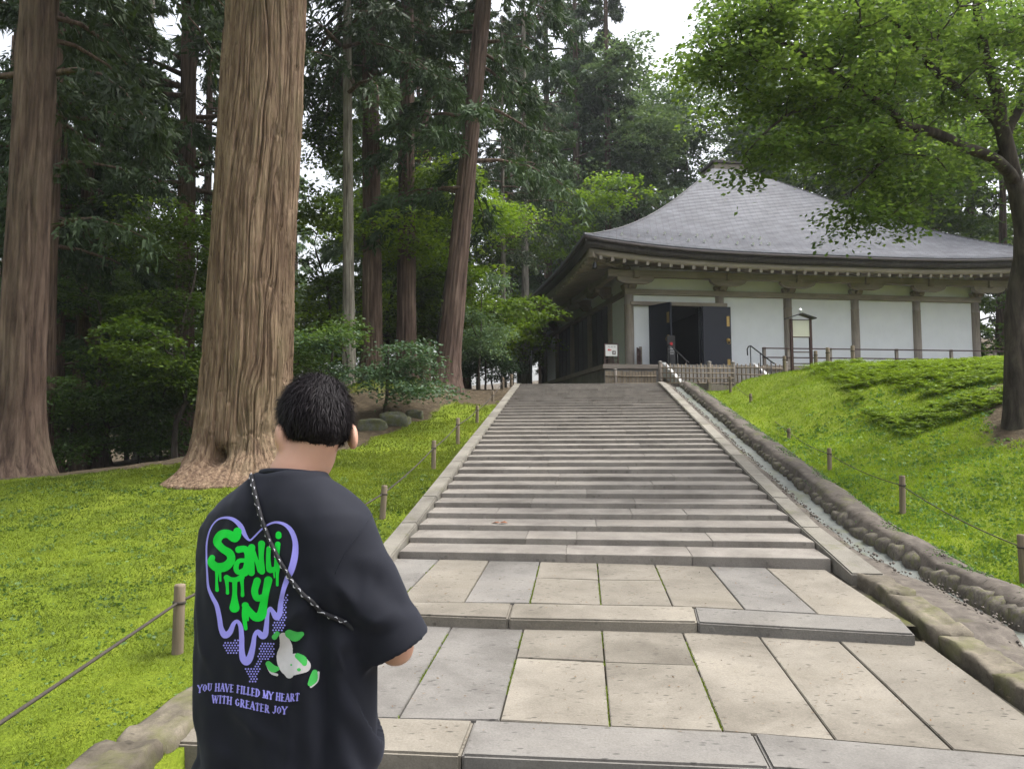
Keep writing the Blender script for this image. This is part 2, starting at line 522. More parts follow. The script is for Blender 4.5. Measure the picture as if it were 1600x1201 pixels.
def cover(x, y):
    """1 moss lawn .. 0 bare earth and leaf litter, as it grows on the site"""
    x = np.asarray(x, float); y = np.asarray(y, float)
    a, b = to_uv(x, y)
    n = fbm(x * 0.7, y * 0.7, 21, 4)
    left = (b < 0)
    # left: lawn in front, forest floor behind the trunks
    edge = 13.6 + np.where(x > -3.5, (x + 3.5) * 2.4, 0) + np.where(x < -6, (x + 6) * 0.1, 0)
    cl = smooth01((edge + 2.5 * (n - .5) - y) / 1.6)
    mound = np.exp(-(((x + 3.2) / 1.6) ** 2 + ((y - 19.5) / 2.2) ** 2)) * 0.75
    cl = np.maximum(cl, mound)
    dirt_top = smooth01((y - 17.2 + 2 * (n - .5)) / 1.5) * smooth01((b + 4.6) / 1.0)
    cl = cl * (1 - 0.85 * dirt_top * (b > -4.6))
    # right: lawn by the drain, bare shaded bank under the maple
    shade = smooth01((b - 5.2 - 0.10 * (a - 4) + 2.0 * (n - .5)) / 1.3) * (1 - smooth01((a - 6.6) / 1.8))
    cr = 1 - 0.9 * shade
    cr = cr * (1 - smooth01((y - 22.5) / 1.0))
    spots = smooth01((fbm(x * 1.5, y * 1.5, 88, 4) - .62) / .07) * 0.30
    return np.where(left, cl, cr) * (1 - spots)
CV = cover(gv[:, 0], gv[:, 1])

m, nt, b_ = new_mat('mossy_ground')
cvn = nd(nt, 'ShaderNodeAttribute', attribute_name='cover')
vec = coords(nt, 'Object')
n_a = noise(nt, vec, 2.0, 6, 0.65)
n_b = noise(nt, vec, 55, 4, 0.7)
n_c = noise(nt, vec, 9, 5, 0.7)
mossc = ramp(nt, n_a, [(0.28, (0.075, 0.10, 0.012)), (0.5, (0.125, 0.17, 0.015)), (0.75, (0.18, 0.215, 0.023))])
mossc = mixc(nt, 1.0, mossc, ramp(nt, n_b, [(0.3, (0.6, 0.62, 0.6)), (0.7, (1.25, 1.25, 1.2))]), 'MULTIPLY')
earthc = ramp(nt, n_c, [(0.3, (0.035, 0.027, 0.018)), (0.55, (0.085, 0.066, 0.043)), (0.75, (0.15, 0.12, 0.08))])
addn = nd(nt, 'ShaderNodeMath', operation='MULTIPLY_ADD'); lk(nt, n_c, addn.inputs[0]); addn.inputs[1].default_value = 0.9; addn.inputs[2].default_value = -0.45
sm = nd(nt, 'ShaderNodeMath', operation='ADD'); lk(nt, cvn.outputs['Fac'], sm.inputs[0]); lk(nt, addn.outputs[0], sm.inputs[1])
fac = ramp(nt, sm.outputs[0], [(0.35, (0, 0, 0)), (0.6, (1, 1, 1))])
lk(nt, mixc(nt, fac, earthc, mossc), b_.inputs['Base Color'])
b_.inputs['Roughness'].default_value = 0.95
b_.inputs['Specular IOR Level'].default_value = 0.1
bump(nt, b_, n_b, 0.7, 0.03)
MAT['ground'] = m
ground = obj_np('ground', gv, gf, MAT['ground'], smooth=True)
ga_ = ground.data.attributes.new('cover', 'FLOAT', 'POINT')
ga_.data.foreach_set('value', CV.astype(np.float32))
tag(ground, 'mossy lawn banks and forest floor on both sides of the stairs', kind='structure')

# ------------------------------------------------------------------ paved approach
def pav(px, py, row):
    """photo pixel on the paving plane of a row"""
    z0, y0 = ((0.12, 3.66), (0.30, 5.5))[row]
    return on_plane(px, py, z0, y0, 0.06)
approach = empty('paved_path', (0, 0, 0)); tag(approach, 'stone paved path leading up to the stairs', kind='structure')
bed = MB()
p = [uv(-9.5, -2.0), uv(-9.5, 2.3), uv(-3.42, 2.1), uv(-3.42, -2.0)]
q = [uv(-3.42, -2.0), uv(-3.42, 2.1), uv(0.3, 2.0), uv(0.3, -2.0)]
bed.poly([(*p[0], -0.03), (*p[1], -0.03), (*p[2], -0.03), (*p[3], -0.03)], [(0, 1, 2, 3)])
def zb(y): return 0.12 + 0.06 * (y - 3.66)
bed.poly([(r_[0], r_[1], zb(r_[1]) - 0.035) for r_ in q], [(0, 1, 2, 3)])
q2 = [uv(-1.62, -2.0), uv(-1.62, 2.05), uv(0.3, 2.0), uv(0.3, -2.0)]
bed.poly([(r_[0], r_[1], 0.30 + 0.06 * (r_[1] - 5.5) - 0.03) for r_ in q2], [(0, 1, 2, 3)])
o = bed.build('joint_bed', MAT['joint'], approach)

import bmesh
def slab(c4, mat, name, parent, thick=0.09, gap=0.005, bev=0.004, wob=0.003, cuts=0):
    """stone with four top corners (world), bevelled, its corners a little uneven"""
    c = [np.asarray(k, float) for k in c4]
    cen = sum(c) / 4
    cc = []
    for i, k in enumerate(c):
        n1 = c[(i + 1) % 4] - k; n2 = c[(i - 1) % 4] - k
        k2 = k + n1 / (np.linalg.norm(n1) + 1e-9) * gap + n2 / (np.linalg.norm(n2) + 1e-9) * gap
        k2[2] += random.uniform(-wob, wob)
        cc.append(k2 - cen)
    bm = bmesh.new()
    top = [bm.verts.new(k) for k in cc]
    bot = [bm.verts.new((k[0], k[1], k[2] - thick)) for k in cc]
    bm.faces.new(top)
    bm.faces.new(bot[::-1])
    for i in range(4):
        j = (i + 1) % 4
        bm.faces.new((top[i], bot[i], bot[j], top[j]))
    bmesh.ops.recalc_face_normals(bm, faces=bm.faces[:])
    if cuts:
        bmesh.ops.subdivide_edges(bm, edges=[e for e in bm.edges if e.calc_length() > 0.15], cuts=cuts, use_grid_fill=True)
        for _ in range(2): bmesh.ops.smooth_vert(bm, verts=bm.verts[:], factor=.5, use_axis_x=True, use_axis_y=True, use_axis_z=True)
        for v in bm.verts:
            q_ = np.array(v.co) + cen
            nx = [(fbm(np.array([q_[0] * 9 + 7 * i + q_[2] * 9]), np.array([q_[1] * 9 + q_[2] * 3]), 61 + i, 4)[0] - .5) * 2 * rough_amt for i in range(3)]
            v.co += Vector((nx[0], nx[1], nx[2] * .8))
    if bev:
        es = [e for e in bm.edges if len(e.link_faces) == 2 and e.calc_face_angle(0) > 0.5 and e.verts[0].co.z + e.verts[1].co.z > -1.4 * thick]
        bmesh.ops.bevel(bm, geom=es, offset=bev, segments=2, affect='EDGES', clamp_overlap=True)
    me = bpy.data.meshes.new(name); bm.to_mesh(me); bm.free()
    if cuts:
        me.polygons.foreach_set('use_smooth', np.ones(len(me.polygons), bool))
    me.materials.append(mat)
    o = bpy.data.objects.new(name, me); o.location = cen
    return link(o, parent)
rough_amt = 0.012
# joints of the two paved rows: (front pixel, back pixel)
ROW1 = [((335, 1112), (520, 966)), ((472, 1116), (590, 970)), ((622, 1121), (709, 973)), ((781, 1124), (820, 974)), ((953, 1135), (940, 979)), ((1130, 1141), (1065, 984)),
        ((1306, 1156), (1181, 987)), ((1490, 1171), (1303, 993)), ((1700, 1189), (1445, 1001))]
ROW2 = [((522, 938), (560, 871)), ((620, 940), (686, 874)), ((725, 941), (765, 874)), ((828, 941), (844, 876)), ((939, 945), (933, 879)), ((1051, 946), (1022, 880)), ((1164, 952), (1108, 884)),
        ((1278, 959), (1197, 887)), ((1410, 968), (1290, 889))]
tones1 = 'bbbaaaaab'
tones2 = 'babaaaba'
for r_, (rows, tones) in enumerate(((ROW1, tones1), (ROW2, tones2))):
    for i in range(len(rows) - 1):
        f0, b0 = pav(*rows[i][0], r_), pav(*rows[i][1], r_)
        f1, b1 = pav(*rows[i + 1][0], r_), pav(*rows[i + 1][1], r_)
        mt = MAT['slab_a'] if tones[i] == 'a' else MAT['slab_b']
        if i in (3, 4):
            k = 0.57 if r_ == 0 else 0.55
            m0 = f0 * (1 - k) + b0 * k; m1 = f1 * (1 - k) + b1 * k
            slab((f0, f1, m1, m0), mt, 'paving_slab', approach)
            slab((m0, m1, b1, b0), mt, 'paving_slab', approach)
        else:
            slab((f0, f1, b1, b0), mt, 'paving_slab', approach)
# raised kerb strips across the path
def strip(front, back, row, mats, rise, name='kerb_stone'):
    """front/back: pixel corners of the stones' tops on their plane, seam by seam"""
    z0, y0 = ((0.12, 3.66), (0.30, 5.5))[row]
    F = [on_plane(*k, z0 + rise, y0, 0.06) for k in front]; B = [on_plane(*k, z0 + rise, y0, 0.06) for k in back]
    for i in range(len(F) - 1):
        slab((F[i], F[i + 1], B[i + 1], B[i]), MAT[mats[i]], name, approach, 0.16, 0.003, 0.012, 0.002)
strip([(250, 1158), (720, 1178), (1205, 1198), (1790, 1240)], [(288, 1110), (741, 1123), (1176, 1143), (1700, 1188)], 0, ['slab_a', 'slab_b', 'slab_b'], 0.006)
strip([(455, 953), (794, 965), (1090, 971), (1431, 990)], [(475, 937), (801, 941), (1084, 947), (1408, 966)], 1, ['slab_a', 'slab_a', 'slab_b'], 0.006)
# lower ground in front of the nearest strip
for k in range(7):
    x0 = -1.75 + k * 0.66
    for j in range(4):
        y1 = 3.42 - j * 1.15 - x0 * 0.14; y0 = y1 - 1.14
        o_ = random.uniform(-.002, .002)
        slab(((x0, y0, 0.03 + o_), (x0 + 0.65, y0 - 0.09, 0.03 + o_), (x0 + 0.65, y1 - 0.09, 0.03 + o_), (x0, y1, 0.03 + o_)),
             MAT['slab_b'] if (k + j) % 3 else MAT['slab_a'], 'paving_slab', approach, 0.07, 0.008)

# ------------------------------------------------------------------ the flight of steps: each course cut from a few long stones
stairs = empty('stone_stairs', (0, 0, 0)); tag(stairs, 'long flight of low grey stone steps up to the hall', kind='structure')
for n in range(N_STEP):
    z = Z_FOOT + RISE * (n + 1)
    nst = random.choice((2, 3, 3, 4))
    cuts_ = [0.0]
    for i in range(1, nst): cuts_.append(i / nst + random.uniform(-0.09, 0.09))
    cuts_.append(1.0)
    for i in range(nst):
        b0 = -HW + 2 * HW * cuts_[i]; b1 = -HW + 2 * HW * cuts_[i + 1]
        dz = random.uniform(-.002, .002)
        jit = random.uniform(-.004, .004)
        def P(b, k):
            aa = step_a(n, b) + jit if k == 0 else step_a(n + 1, b) + 0.05
            w = uv(aa, b)
            return (w[0], w[1], z + dz + (0 if k == 0 else 0.023))
        slab((P(b0, 0), P(b1, 0), P(b1, 1), P(b0, 1)), MAT['step'], 'step_stone', stairs, 0.15, 0.0008, 0.005, 0.0010)
# landing at the top
w = [uv(A_TOP - 0.1, -HW - 0.3), uv(A_TOP - 0.1, 3.4), uv(A_TOP + 6.2, 7.5), uv(A_TOP + 6.2, -2.6)]
land = MB().poly([(k[0], k[1], Z_TOP - 0.012) for k in w] + [(k[0], k[1], Z_TOP - 0.5) for k in w],
                 [(0, 1, 2, 3), (0, 4, 5, 1), (1, 5, 6, 2), (2, 6, 7, 3), (3, 7, 4, 0)]).build('landing', MAT['earth'])
tag(land, 'gravelled earth landing at the head of the stairs', kind='structure')

# sloping border stones on both sides of the flight, and rough ones beside the paving
def border_run(side, a0, a1, length, inner, width, lift, mat, rough=0, thick=0.45):
    a = a0
    while a < a1 - 0.05:
        e = min(a + length * random.uniform(0.85, 1.15), a1)
        pts = []
        for aa, bb in ((a, inner), (e, inner), (e, inner + width), (a, inner + width)):
            fl = max(0.0, -aa) * 0.045 if aa < 0 else 0.0
            fl += (0.07 * float(smooth01((0.6 - aa) / 1.2)) if side > 0 and bb > inner and not rough else 0.0)
            w_ = uv(aa, side * (bb + fl))
            pts.append((w_[0], w_[1], float(S(aa)) + lift + (0.005 if bb == inner else 0)))
        if side > 0: pts = [pts[0], pts[3], pts[2], pts[1]]
        slab(pts if side < 0 else pts, mat, 'border_stone', stairs, thick, 0.002 if not rough else 0.006, 0.012 if not rough else 0, 0.002 if not rough else 0.02, 10 if rough else 0)
        a = e
border_run(-1, -0.35, A_TOP + 0.1, 1.15, HW + 0.003, 0.19, 0.055, MAT['border'])
border_run(1, -0.55, A_TOP + 0.1, 1.25, HW + 0.003, 0.20, 0.055, MAT['border'])
rough_amt = 0.042
border_run(-1, -6.0, -0.36, 1.25, HW + 0.02, 0.30, 0.075, MAT['rough_border'], 1)
rough_amt = 0.038
border_run(1, -6.0, -0.56, 0.7, HW + 0.03, 0.25, 0.06, MAT['rough_border'], 1)

# drain beside the right border: earth shoulder, wet channel, cobble kerb
drain = empty('drain', (0, 0, 0)); tag(drain, 'stone lined drain running down beside the stairs', kind='structure')
aa_ = np.arange(-6.2, A_TOP + 1.3, 0.12)
def ribbon(bs_, dzs, amp, seed, mat, name, smooth=True):
    v = []
    for i, a in enumerate(aa_):
        for b, dz in zip(bs_, dzs):
            n_ = (fbm(np.array([a * 2.2]), np.array([b * 5.0]), seed, 3)[0] - .5)
            fl = 0.28 * float(smooth01((1.6 - a) / 2.6)) * min(1.0, max(0.0, (b - 2.1) / 0.4))
            if name == 'earth_shoulder': fl += (0.20 * float(smooth01((0.6 - a) / 1.2)) if b > 2.25 else 0.0)
            w_ = uv(a, b + fl + n_ * amp * 0.8)
            v.append((w_[0], w_[1], float(S(a)) + dz + n_ * amp))
    nb = len(bs_)
    I = np.arange(len(aa_) * nb).reshape(len(aa_), nb)
    f = np.stack([I[:-1, :-1], I[:-1, 1:], I[1:, 1:], I[1:, :-1]], -1).reshape(-1, 4)
    return obj_np(name, v, f, mat, drain, smooth)
ribbon([2.13, 2.2, 2.26, 2.32, 2.36], [-0.02, -0.015, -0.02, -0.05, -0.2], 0.035, 31, MAT['earth'], 'earth_shoulder')
ribbon([2.28, 2.34, 2.40, 2.46, 2.54, 2.64], [-0.095, -0.11, -0.115, -0.12, -0.115, -0.11], 0.012, 41, MAT['channel'], 'channel_floor')
ribbon([2.58, 2.64, 2.70, 2.78, 2.88, 3.05, 3.2], [-0.20, 0.03, 0.055, 0.055, 0.03, -0.08, -0.30], 0.07, 51, MAT['earth'], 'earth_bank')
def boulder_mesh(name, seed, mat, sx=1, sy=1, sz=1, sub=2, amp=0.22):
    bm = bmesh.new()
    bmesh.ops.create_icosphere(bm, subdivisions=sub, radius=1.0)
    for v in bm.verts:
        c = v.co.copy()
        k = 1 + amp * (vnoise(np.array([c.x * 1.6 + seed]), np.array([c.y * 1.6 + c.z * 1.3]), seed)[0] - 0.5) * 2
        c = Vector((math.copysign(abs(c.x) ** 0.5, c.x), math.copysign(abs(c.y) ** 0.42, c.y), math.copysign(abs(c.z) ** 0.5, c.z)))
        v.co = Vector((c.x * sx * k, c.y * sy * k, c.z * sz * k))
    me = bpy.data.meshes.new(name); bm.to_mesh(me); bm.free()
    me.polygons.foreach_set('use_smooth', np.ones(len(me.polygons), bool))
    me.materials.append(mat)
    return me
cob = [boulder_mesh('cobble', s, MAT['cobble'], 1, 1, 1, 2, 0.2) for s in range(1, 7)]
a = -5.6; k = 0
while a < A_TOP + 1.0:
    near = a < 1.5
    L = random.uniform(0.15, 0.27) if near else random.uniform(0.09, 0.24)
    fl = 0.28 * float(smooth01((1.6 - a) / 2.6))
    w_ = uv(a + L / 2, (2.625 if near else 2.65) + fl + random.uniform(-.02, .02))
    o = bpy.data.objects.new('cobble', cob[k % 6]); k += 1
    o.location = (w_[0], w_[1], float(S(a)) - (0.13 if near else 0.095) + random.uniform(-.035, .02))
    o.scale = (0.10 if near else 0.08, L * 0.54, random.uniform(.14, .18) if near else random.uniform(.085, .115))
    o.rotation_euler = (random.uniform(-.1, .1), random.uniform(-.12, .12), -ANG + random.uniform(-.15, .15) + (math.pi if k % 2 else 0))
    link(o, drain)
    a += L

# gravel on the shoulder, the bank and the channel edge: one mass
g_ = np.random.default_rng(17)
ng = 5200
ga2 = g_.uniform(-4.5, A_TOP + 1, ng); ch = g_.random(ng)
gb2 = np.where(ch < .45, g_.uniform(2.14, 2.34, ng), g_.uniform(2.66, 3.05, ng))
fl2 = 0.28 * smooth01((1.6 - ga2) / 2.6) * np.clip((gb2 - 2.1) / .4, 0, 1) + np.where((ch < .45) & (gb2 > 2.25), .2 * smooth01((.6 - ga2) / 1.2), 0)
gx2 = OX + U[0] * ga2 + V[0] * (gb2 + fl2); gy2 = OY + U[1] * ga2 + V[1] * (gb2 + fl2)
gz2 = S(ga2) + np.where(ch < .45, -.022, np.interp(gb2, [2.64, 2.70, 2.78, 2.88, 3.05], [.0, .035, .045, .03, -.06]))
sz = g_.uniform(.006, .018, ng)
octv = np.array([(1, 0, 0), (-1, 0, 0), (0, 1, 0), (0, -1, 0), (0, 0, .8), (0, 0, -.8)]); octf = np.array([(0, 2, 4), (2, 1, 4), (1, 3, 4), (3, 0, 4), (2, 0, 5), (1, 2, 5), (3, 1, 5), (0, 3, 5)])
jv = octv[None] * sz[:, None, None] * g_.uniform(.6, 1.4, (ng, 6, 1)) + np.stack([gx2, gy2, gz2], 1)[:, None]
gr_o = obj_np('gravel', jv.reshape(-1, 3), (np.arange(ng)[:, None, None] * 6 + octf[None]).reshape(-1, 3), MAT['gravel'], drain)
gr_o['kind'] = 'stuff'
# ------------------------------------------------------------------ low wooden posts with a rope along both sides
def post(x, y, h, lean=(0, 0), r=0.035, label='', group='', z=None):
    z = float(terrain(np.array([x]), np.array([y]))[0]) if z is None else z
    e = empty('wooden_post', (x, y, z), random.uniform(0, 3))
    e.rotation_euler = (lean[0], lean[1], 0)
    mb = MB().lathe([(r, -0.25), (r * 1.02, 0), (r, h * 0.5), (r * 0.98, h - 0.012), (r * 0.9, h), (0.001, h + 0.003)], 12)
    mb.build('stake', MAT['post_wood'], e, True)
    MB().lathe([(r * 1.15, h * 0.72), (r * 1.2, h * 0.74), (r * 1.15, h * 0.76)], 10).build('rope_loop', MAT['rope'], e, True)
    tag(e, label, 'post', group)
    return np.array([x, y, z + h * 0.74])
GL = 'posts along the left lawn edge'; GR = 'posts along the right lawn edge'
left = [(285, 4.95, .43, 'wooden post just left of the person, on the moss by the path border'),
        (598, 8.83, .38, 'leaning wooden post directly right of the shirt shoulder on the left lawn', ),
        (677, 11.8, .45, 'wooden post on left lawn, second going up beyond the person'),
        (715, 14.1, .47, 'wooden post on left lawn, third going up beyond the person'),
        (745, 16.6, .37, 'wooden post on left lawn, fourth going up, right of the leaning cedar'),
        (770, 19.55, .37, 'wooden post on the bare earth, fifth going up the left border'),
        (786, 21.6, .34, 'wooden post near the head of the left border, sixth going up')]
tops = []
for i, (px, d, h, lab) in enumerate(left):
    x = (px - 800) / FPX * d
    tops.append(post(x, d, h, (random.uniform(-.03, .03), 0.06 if i == 1 else random.uniform(-.02, .02)), 0.035, lab, GL))
tops.append(post((799 - 800) / FPX * 23.0, 23.0, .5, (0, 0), 0.05, 'taller wooden post at the very top of the left border', GL))
first = np.array([-2.05, 1.2, 0.42]); 
post(first[0], first[1], .45, (0, 0), 0.035, 'wooden post at lower left lawn edge, out of the picture', GL)
tops = [np.array([first[0], first[1], float(terrain(first[:1], first[1:2])[0]) + 0.34])] + tops
def rope(tops, name, label, sag=0.03, r=0.009):
    mb = MB(); pts = []
    for i in range(len(tops) - 1):
        for k in range(8):
            t = k / 8
            p_ = tops[i] * (1 - t) + tops[i + 1] * t
            p_ = p_.copy(); p_[2] -= sag * 4 * t * (1 - t) * (0.3 if i == 0 else 1)
            pts.append(p_)
    pts.append(tops[-1])
    o = mb.tube(pts, r, 6).build(name, MAT['rope'], None, True)
    tag(o, label, 'rope')
rope(tops, 'guide_rope', 'thin dark rope strung between the posts of the left lawn')
right = [(1587, 7.2, .45, 'nearest wooden post on right lawn, at the picture edge'),
         (1404, 9.3, .45, 'wooden post on right lawn, second going up from the picture edge'),
         (1293, 12.4, .36, 'wooden post on right lawn, third going up from the picture edge'),
         (1231, 15.3, .27, 'short stout wooden post on right lawn, fourth going up'),
         (1173, 18.0, .32, 'dark wooden post on right lawn, fifth going up'),
         (1142, 20.2, .42, 'dark wooden post on right lawn, sixth going up'),
         (1107, 22.4, .36, 'dark wooden post on right lawn, seventh going up'),
         (1092, 23.3, .36, 'dark wooden post at the top of right lawn, by the lattice fence')]
tops = [np.array([4.55, 5.2, .38])]
for px, d, h, lab in right:
    tops.append(post((px - 800) / FPX * d, d, h, (random.uniform(-.02, .02), random.uniform(-.03, .03)), 0.035, lab, GR))
rope(tops, 'guide_rope', 'thin dark rope strung between the posts of the right lawn', 0.05, 0.006)
# ------------------------------------------------------------------ the hall
MAT['timber'] = wood_mat('weathered_timber', (0.20, 0.172, 0.145), (0.33, 0.29, 0.25), 'z', 0.1)
MAT['timber_x'] = wood_mat('weathered_timber_lengthwise', (0.20, 0.172, 0.145), (0.32, 0.28, 0.24), 'x', 0.1)
MAT['timber_y'] = wood_mat('weathered_timber_crosswise', (0.19, 0.16, 0.135), (0.30, 0.26, 0.22), 'y', 0.1)
MAT['dark_timber'] = wood_mat('dark_timber', (0.035, 0.03, 0.028), (0.07, 0.06, 0.055), 'z', 0.15)
MAT['eave_edge'] = simple('eave_edge_copper', (0.055, 0.045, 0.045), 0.6, scale=3)
MAT['plaster'] = simple('white_plaster', (0.70, 0.725, 0.75), 0.9, var=0.06, scale=1.4, bstr=0.1)
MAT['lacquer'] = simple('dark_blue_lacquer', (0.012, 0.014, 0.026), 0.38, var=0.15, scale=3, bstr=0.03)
MAT['brass'] = simple('aged_brass', (0.35, 0.24, 0.09), 0.45, 0.9, scale=20)
MAT['lattice_dark'] = simple('dark_panel', (0.035, 0.037, 0.04), 0.6, var=0.3, scale=3)
MAT['base_stone'] = stone_mat('platform_stone', (0.20, 0.19, 0.175), (0.30, 0.285, 0.265), 2.5, 0.3, 0.06)
MAT['metal_white'] = simple('galvanised_metal', (0.75, 0.76, 0.78), 0.35, 0.6, scale=30, bstr=0.0)
MAT['iron'] = simple('black_iron', (0.03, 0.03, 0.033), 0.45, 0.5, scale=30, bstr=0.05)
MAT['white_paint'] = simple('white_paint', (0.72, 0.72, 0.70), 0.6, var=0.06, scale=6)
MAT['red_brown'] = simple('red_brown_paint', (0.055, 0.026, 0.022), 0.5, var=0.2, scale=6)
MAT['cream'] = simple('cream_board', (0.56, 0.55, 0.46), 0.7, var=0.04, scale=3, bstr=0.02)
MAT['red'] = simple('red_print', (0.55, 0.03, 0.04), 0.6, var=0.03, bstr=0)
MAT['black_print'] = simple('black_print', (0.02, 0.02, 0.022), 0.6, var=0.03, bstr=0)
MAT['white_print'] = simple('white_print', (0.6, 0.6, 0.6), 0.6, var=0.03, bstr=0)
MAT['bamboo'] = wood_mat('weathered_bamboo', (0.15, 0.12, 0.085), (0.27, 0.225, 0.165), 'z', 0.18)
# roof covering: lapped plates, each course breaks into plates of slightly different tone
m, nt, b_ = new_mat('lapped_roof_plates')
vec = coords(nt, 'UV')
br = nd(nt, 'ShaderNodeTexBrick')
br.inputs['Scale'].default_value = 1.0
br.inputs['Brick Width'].default_value = 0.55; br.inputs['Row Height'].default_value = 1.0
br.inputs['Mortar Size'].default_value = 0.012
br.inputs['Color1'].default_value = (0.110, 0.114, 0.132, 1); br.inputs['Color2'].default_value = (0.143, 0.147, 0.168, 1)
br.inputs['Mortar'].default_value = (0.06, 0.06, 0.065, 1)
lk(nt, vec, br.inputs['Vector'])
st = ramp(nt, noise(nt, coords(nt, 'Object', (1.2, 1.2, 0.35)), 1.2, 6, 0.65), [(0.3, (0.72, 0.72, 0.73)), (0.7, (1.2, 1.2, 1.2))])
lk(nt, mixc(nt, 1.0, br.outputs['Color'], st, 'MULTIPLY'), b_.inputs['Base Color'])
b_.inputs['Roughness'].default_value = 0.6
b_.inputs['Specular IOR Level'].default_value = 0.3
bump(nt, b_, noise(nt, vec, 3, 4), 0.25, 0.01)
MAT['roof'] = m

HX, HY, HZ, HRZ = 4.16, 27.0, 3.0, R(9.5)
hall = empty('temple_hall', (HX, HY, HZ), HRZ)
tag(hall, 'old timber temple hall with white walls and sweeping grey pyramid roof', 'temple')
HM = Matrix.Translation((HX, HY, HZ)) @ Matrix.Rotation(HRZ, 4, 'Z')
def hall_world(p): return np.array(HM @ Vector(p))
W = 13.8
PLAT = 0.85
# platform of stone
pl = MB().box(-1.32, W + 1.3, -1.35, W + 1.3, -0.3, PLAT - 0.16)
pl.build('platform', MAT['base_stone'], hall)
MB().box(-1.40, W + 1.38, -1.43, W + 1.38, PLAT - 0.157, PLAT).build('platform_edge', MAT['timber_x'], hall, bevel=0.012)
COLX = [0, 3.4, 6.05, 8.75, 11.3, W]
COLY = [0, 2.05, 5.0, 8.0, 11.1, W]
def boards_part(x0, x1, y0, y1, z0, z1, name, mat, bev=0.008):
    return MB().box(x0, x1, y0, y1, z0, z1).build(name, MAT[mat], hall, bevel=bev)
col_me = MB().lathe([(0.20, PLAT), (0.20, PLAT + .06), (0.165, PLAT + .07), (0.17, 2.0), (0.165, 3.06), (0.175, 3.065), (0.175, 3.09), (0.165, 3.095), (0.165, 3.445)], 20).mesh('column', MAT['timber'], True)
for x in COLX: obj_me('column', col_me, hall, (x, 0, 0))
for y in COLY[1:]: obj_me('column', col_me, hall, (0, y, 0))
# head beams
boards_part(-0.19, W + 0.2, -0.155, 0.155, 3.445, 3.64, 'head_beam', 'timber_x')
boards_part(-0.152, 0.152, 0.16, W + 0.2, 3.448, 3.638, 'head_beam', 'timber_y')
boards_part(0.0, 3.62, -0.215, -0.03, 3.065, 3.19, 'door_lintel_beam', 'timber_x')
boards_part(0.17, 3.23, -0.12, 0.02, PLAT, PLAT + 0.09, 'door_sill', 'timber_x')
boards_part(-0.10, 0.10, 0.17, 11.0, PLAT, PLAT + 0.16, 'ground_beam', 'timber_y')
# plaster panels, one per bay
def panel(x0, x1, z0, z1, mat='plaster', name='wall_panel'):
    return MB().box(x0, x1, -0.03, 0.04, z0, z1).build(name, MAT[mat], hall)
panel(0.10, 0.80, PLAT + .001, 3.064)
panel(2.62, 3.3, PLAT + .001, 3.064)
panel(0.10, 3.3, 3.192, 3.444)
for i in range(1, 5): panel(COLX[i] + 0.1, COLX[i + 1] - 0.1, PLAT + .002, 3.443)
panel(0.05, W, 3.642, 4.75)
def panel_side(y0, y1, z0, z1, mat='plaster', name='wall_panel'):
    return MB().box(-0.03, 0.04, y0, y1, z0, z1).build(name, MAT[mat], hall)
panel_side(0.12, 1.95, PLAT + .161, 3.447)
panel_side(0.05, W, 3.641, 4.75)
panel_side(11.2, W - .1, PLAT + .001, 3.446)
# back and far side, closing the body
MB().box(0, W, W - 0.04, W + 0.04, PLAT, 4.75).build('rear_wall', MAT['plaster'], hall)
MB().box(W - 0.03, W + 0.04, 0, W - 0.05, PLAT, 4.75).build('side_wall', MAT['plaster'], hall)
MB().box(0.05, W - 0.05, 0.05, W - 0.05, PLAT - 0.10, PLAT + 0.02).build('floor', MAT['dark_timber'], hall)
# dark vertical boarding in the side bays: each board its own piece
for i in (1, 2, 3):
    y0, y1 = COLY[i] + 0.15, COLY[i + 1] - 0.15
    nb = 7
    for k in range(nb):
        a0 = y0 + (y1 - y0) * k / nb; a1 = y0 + (y1 - y0) * (k + 1) / nb - 0.02
        dx = 0.02 * (k % 2)
        MB().box(-0.02 - dx, 0.05, a0, a1, PLAT + 0.16, 3.445).build('side_board', MAT['lattice_dark'], hall)
    MB().box(0.051, 0.09, y0 - .1, y1 + .1, PLAT + .16, 3.44).build('side_backing', MAT['lattice_dark'], hall)
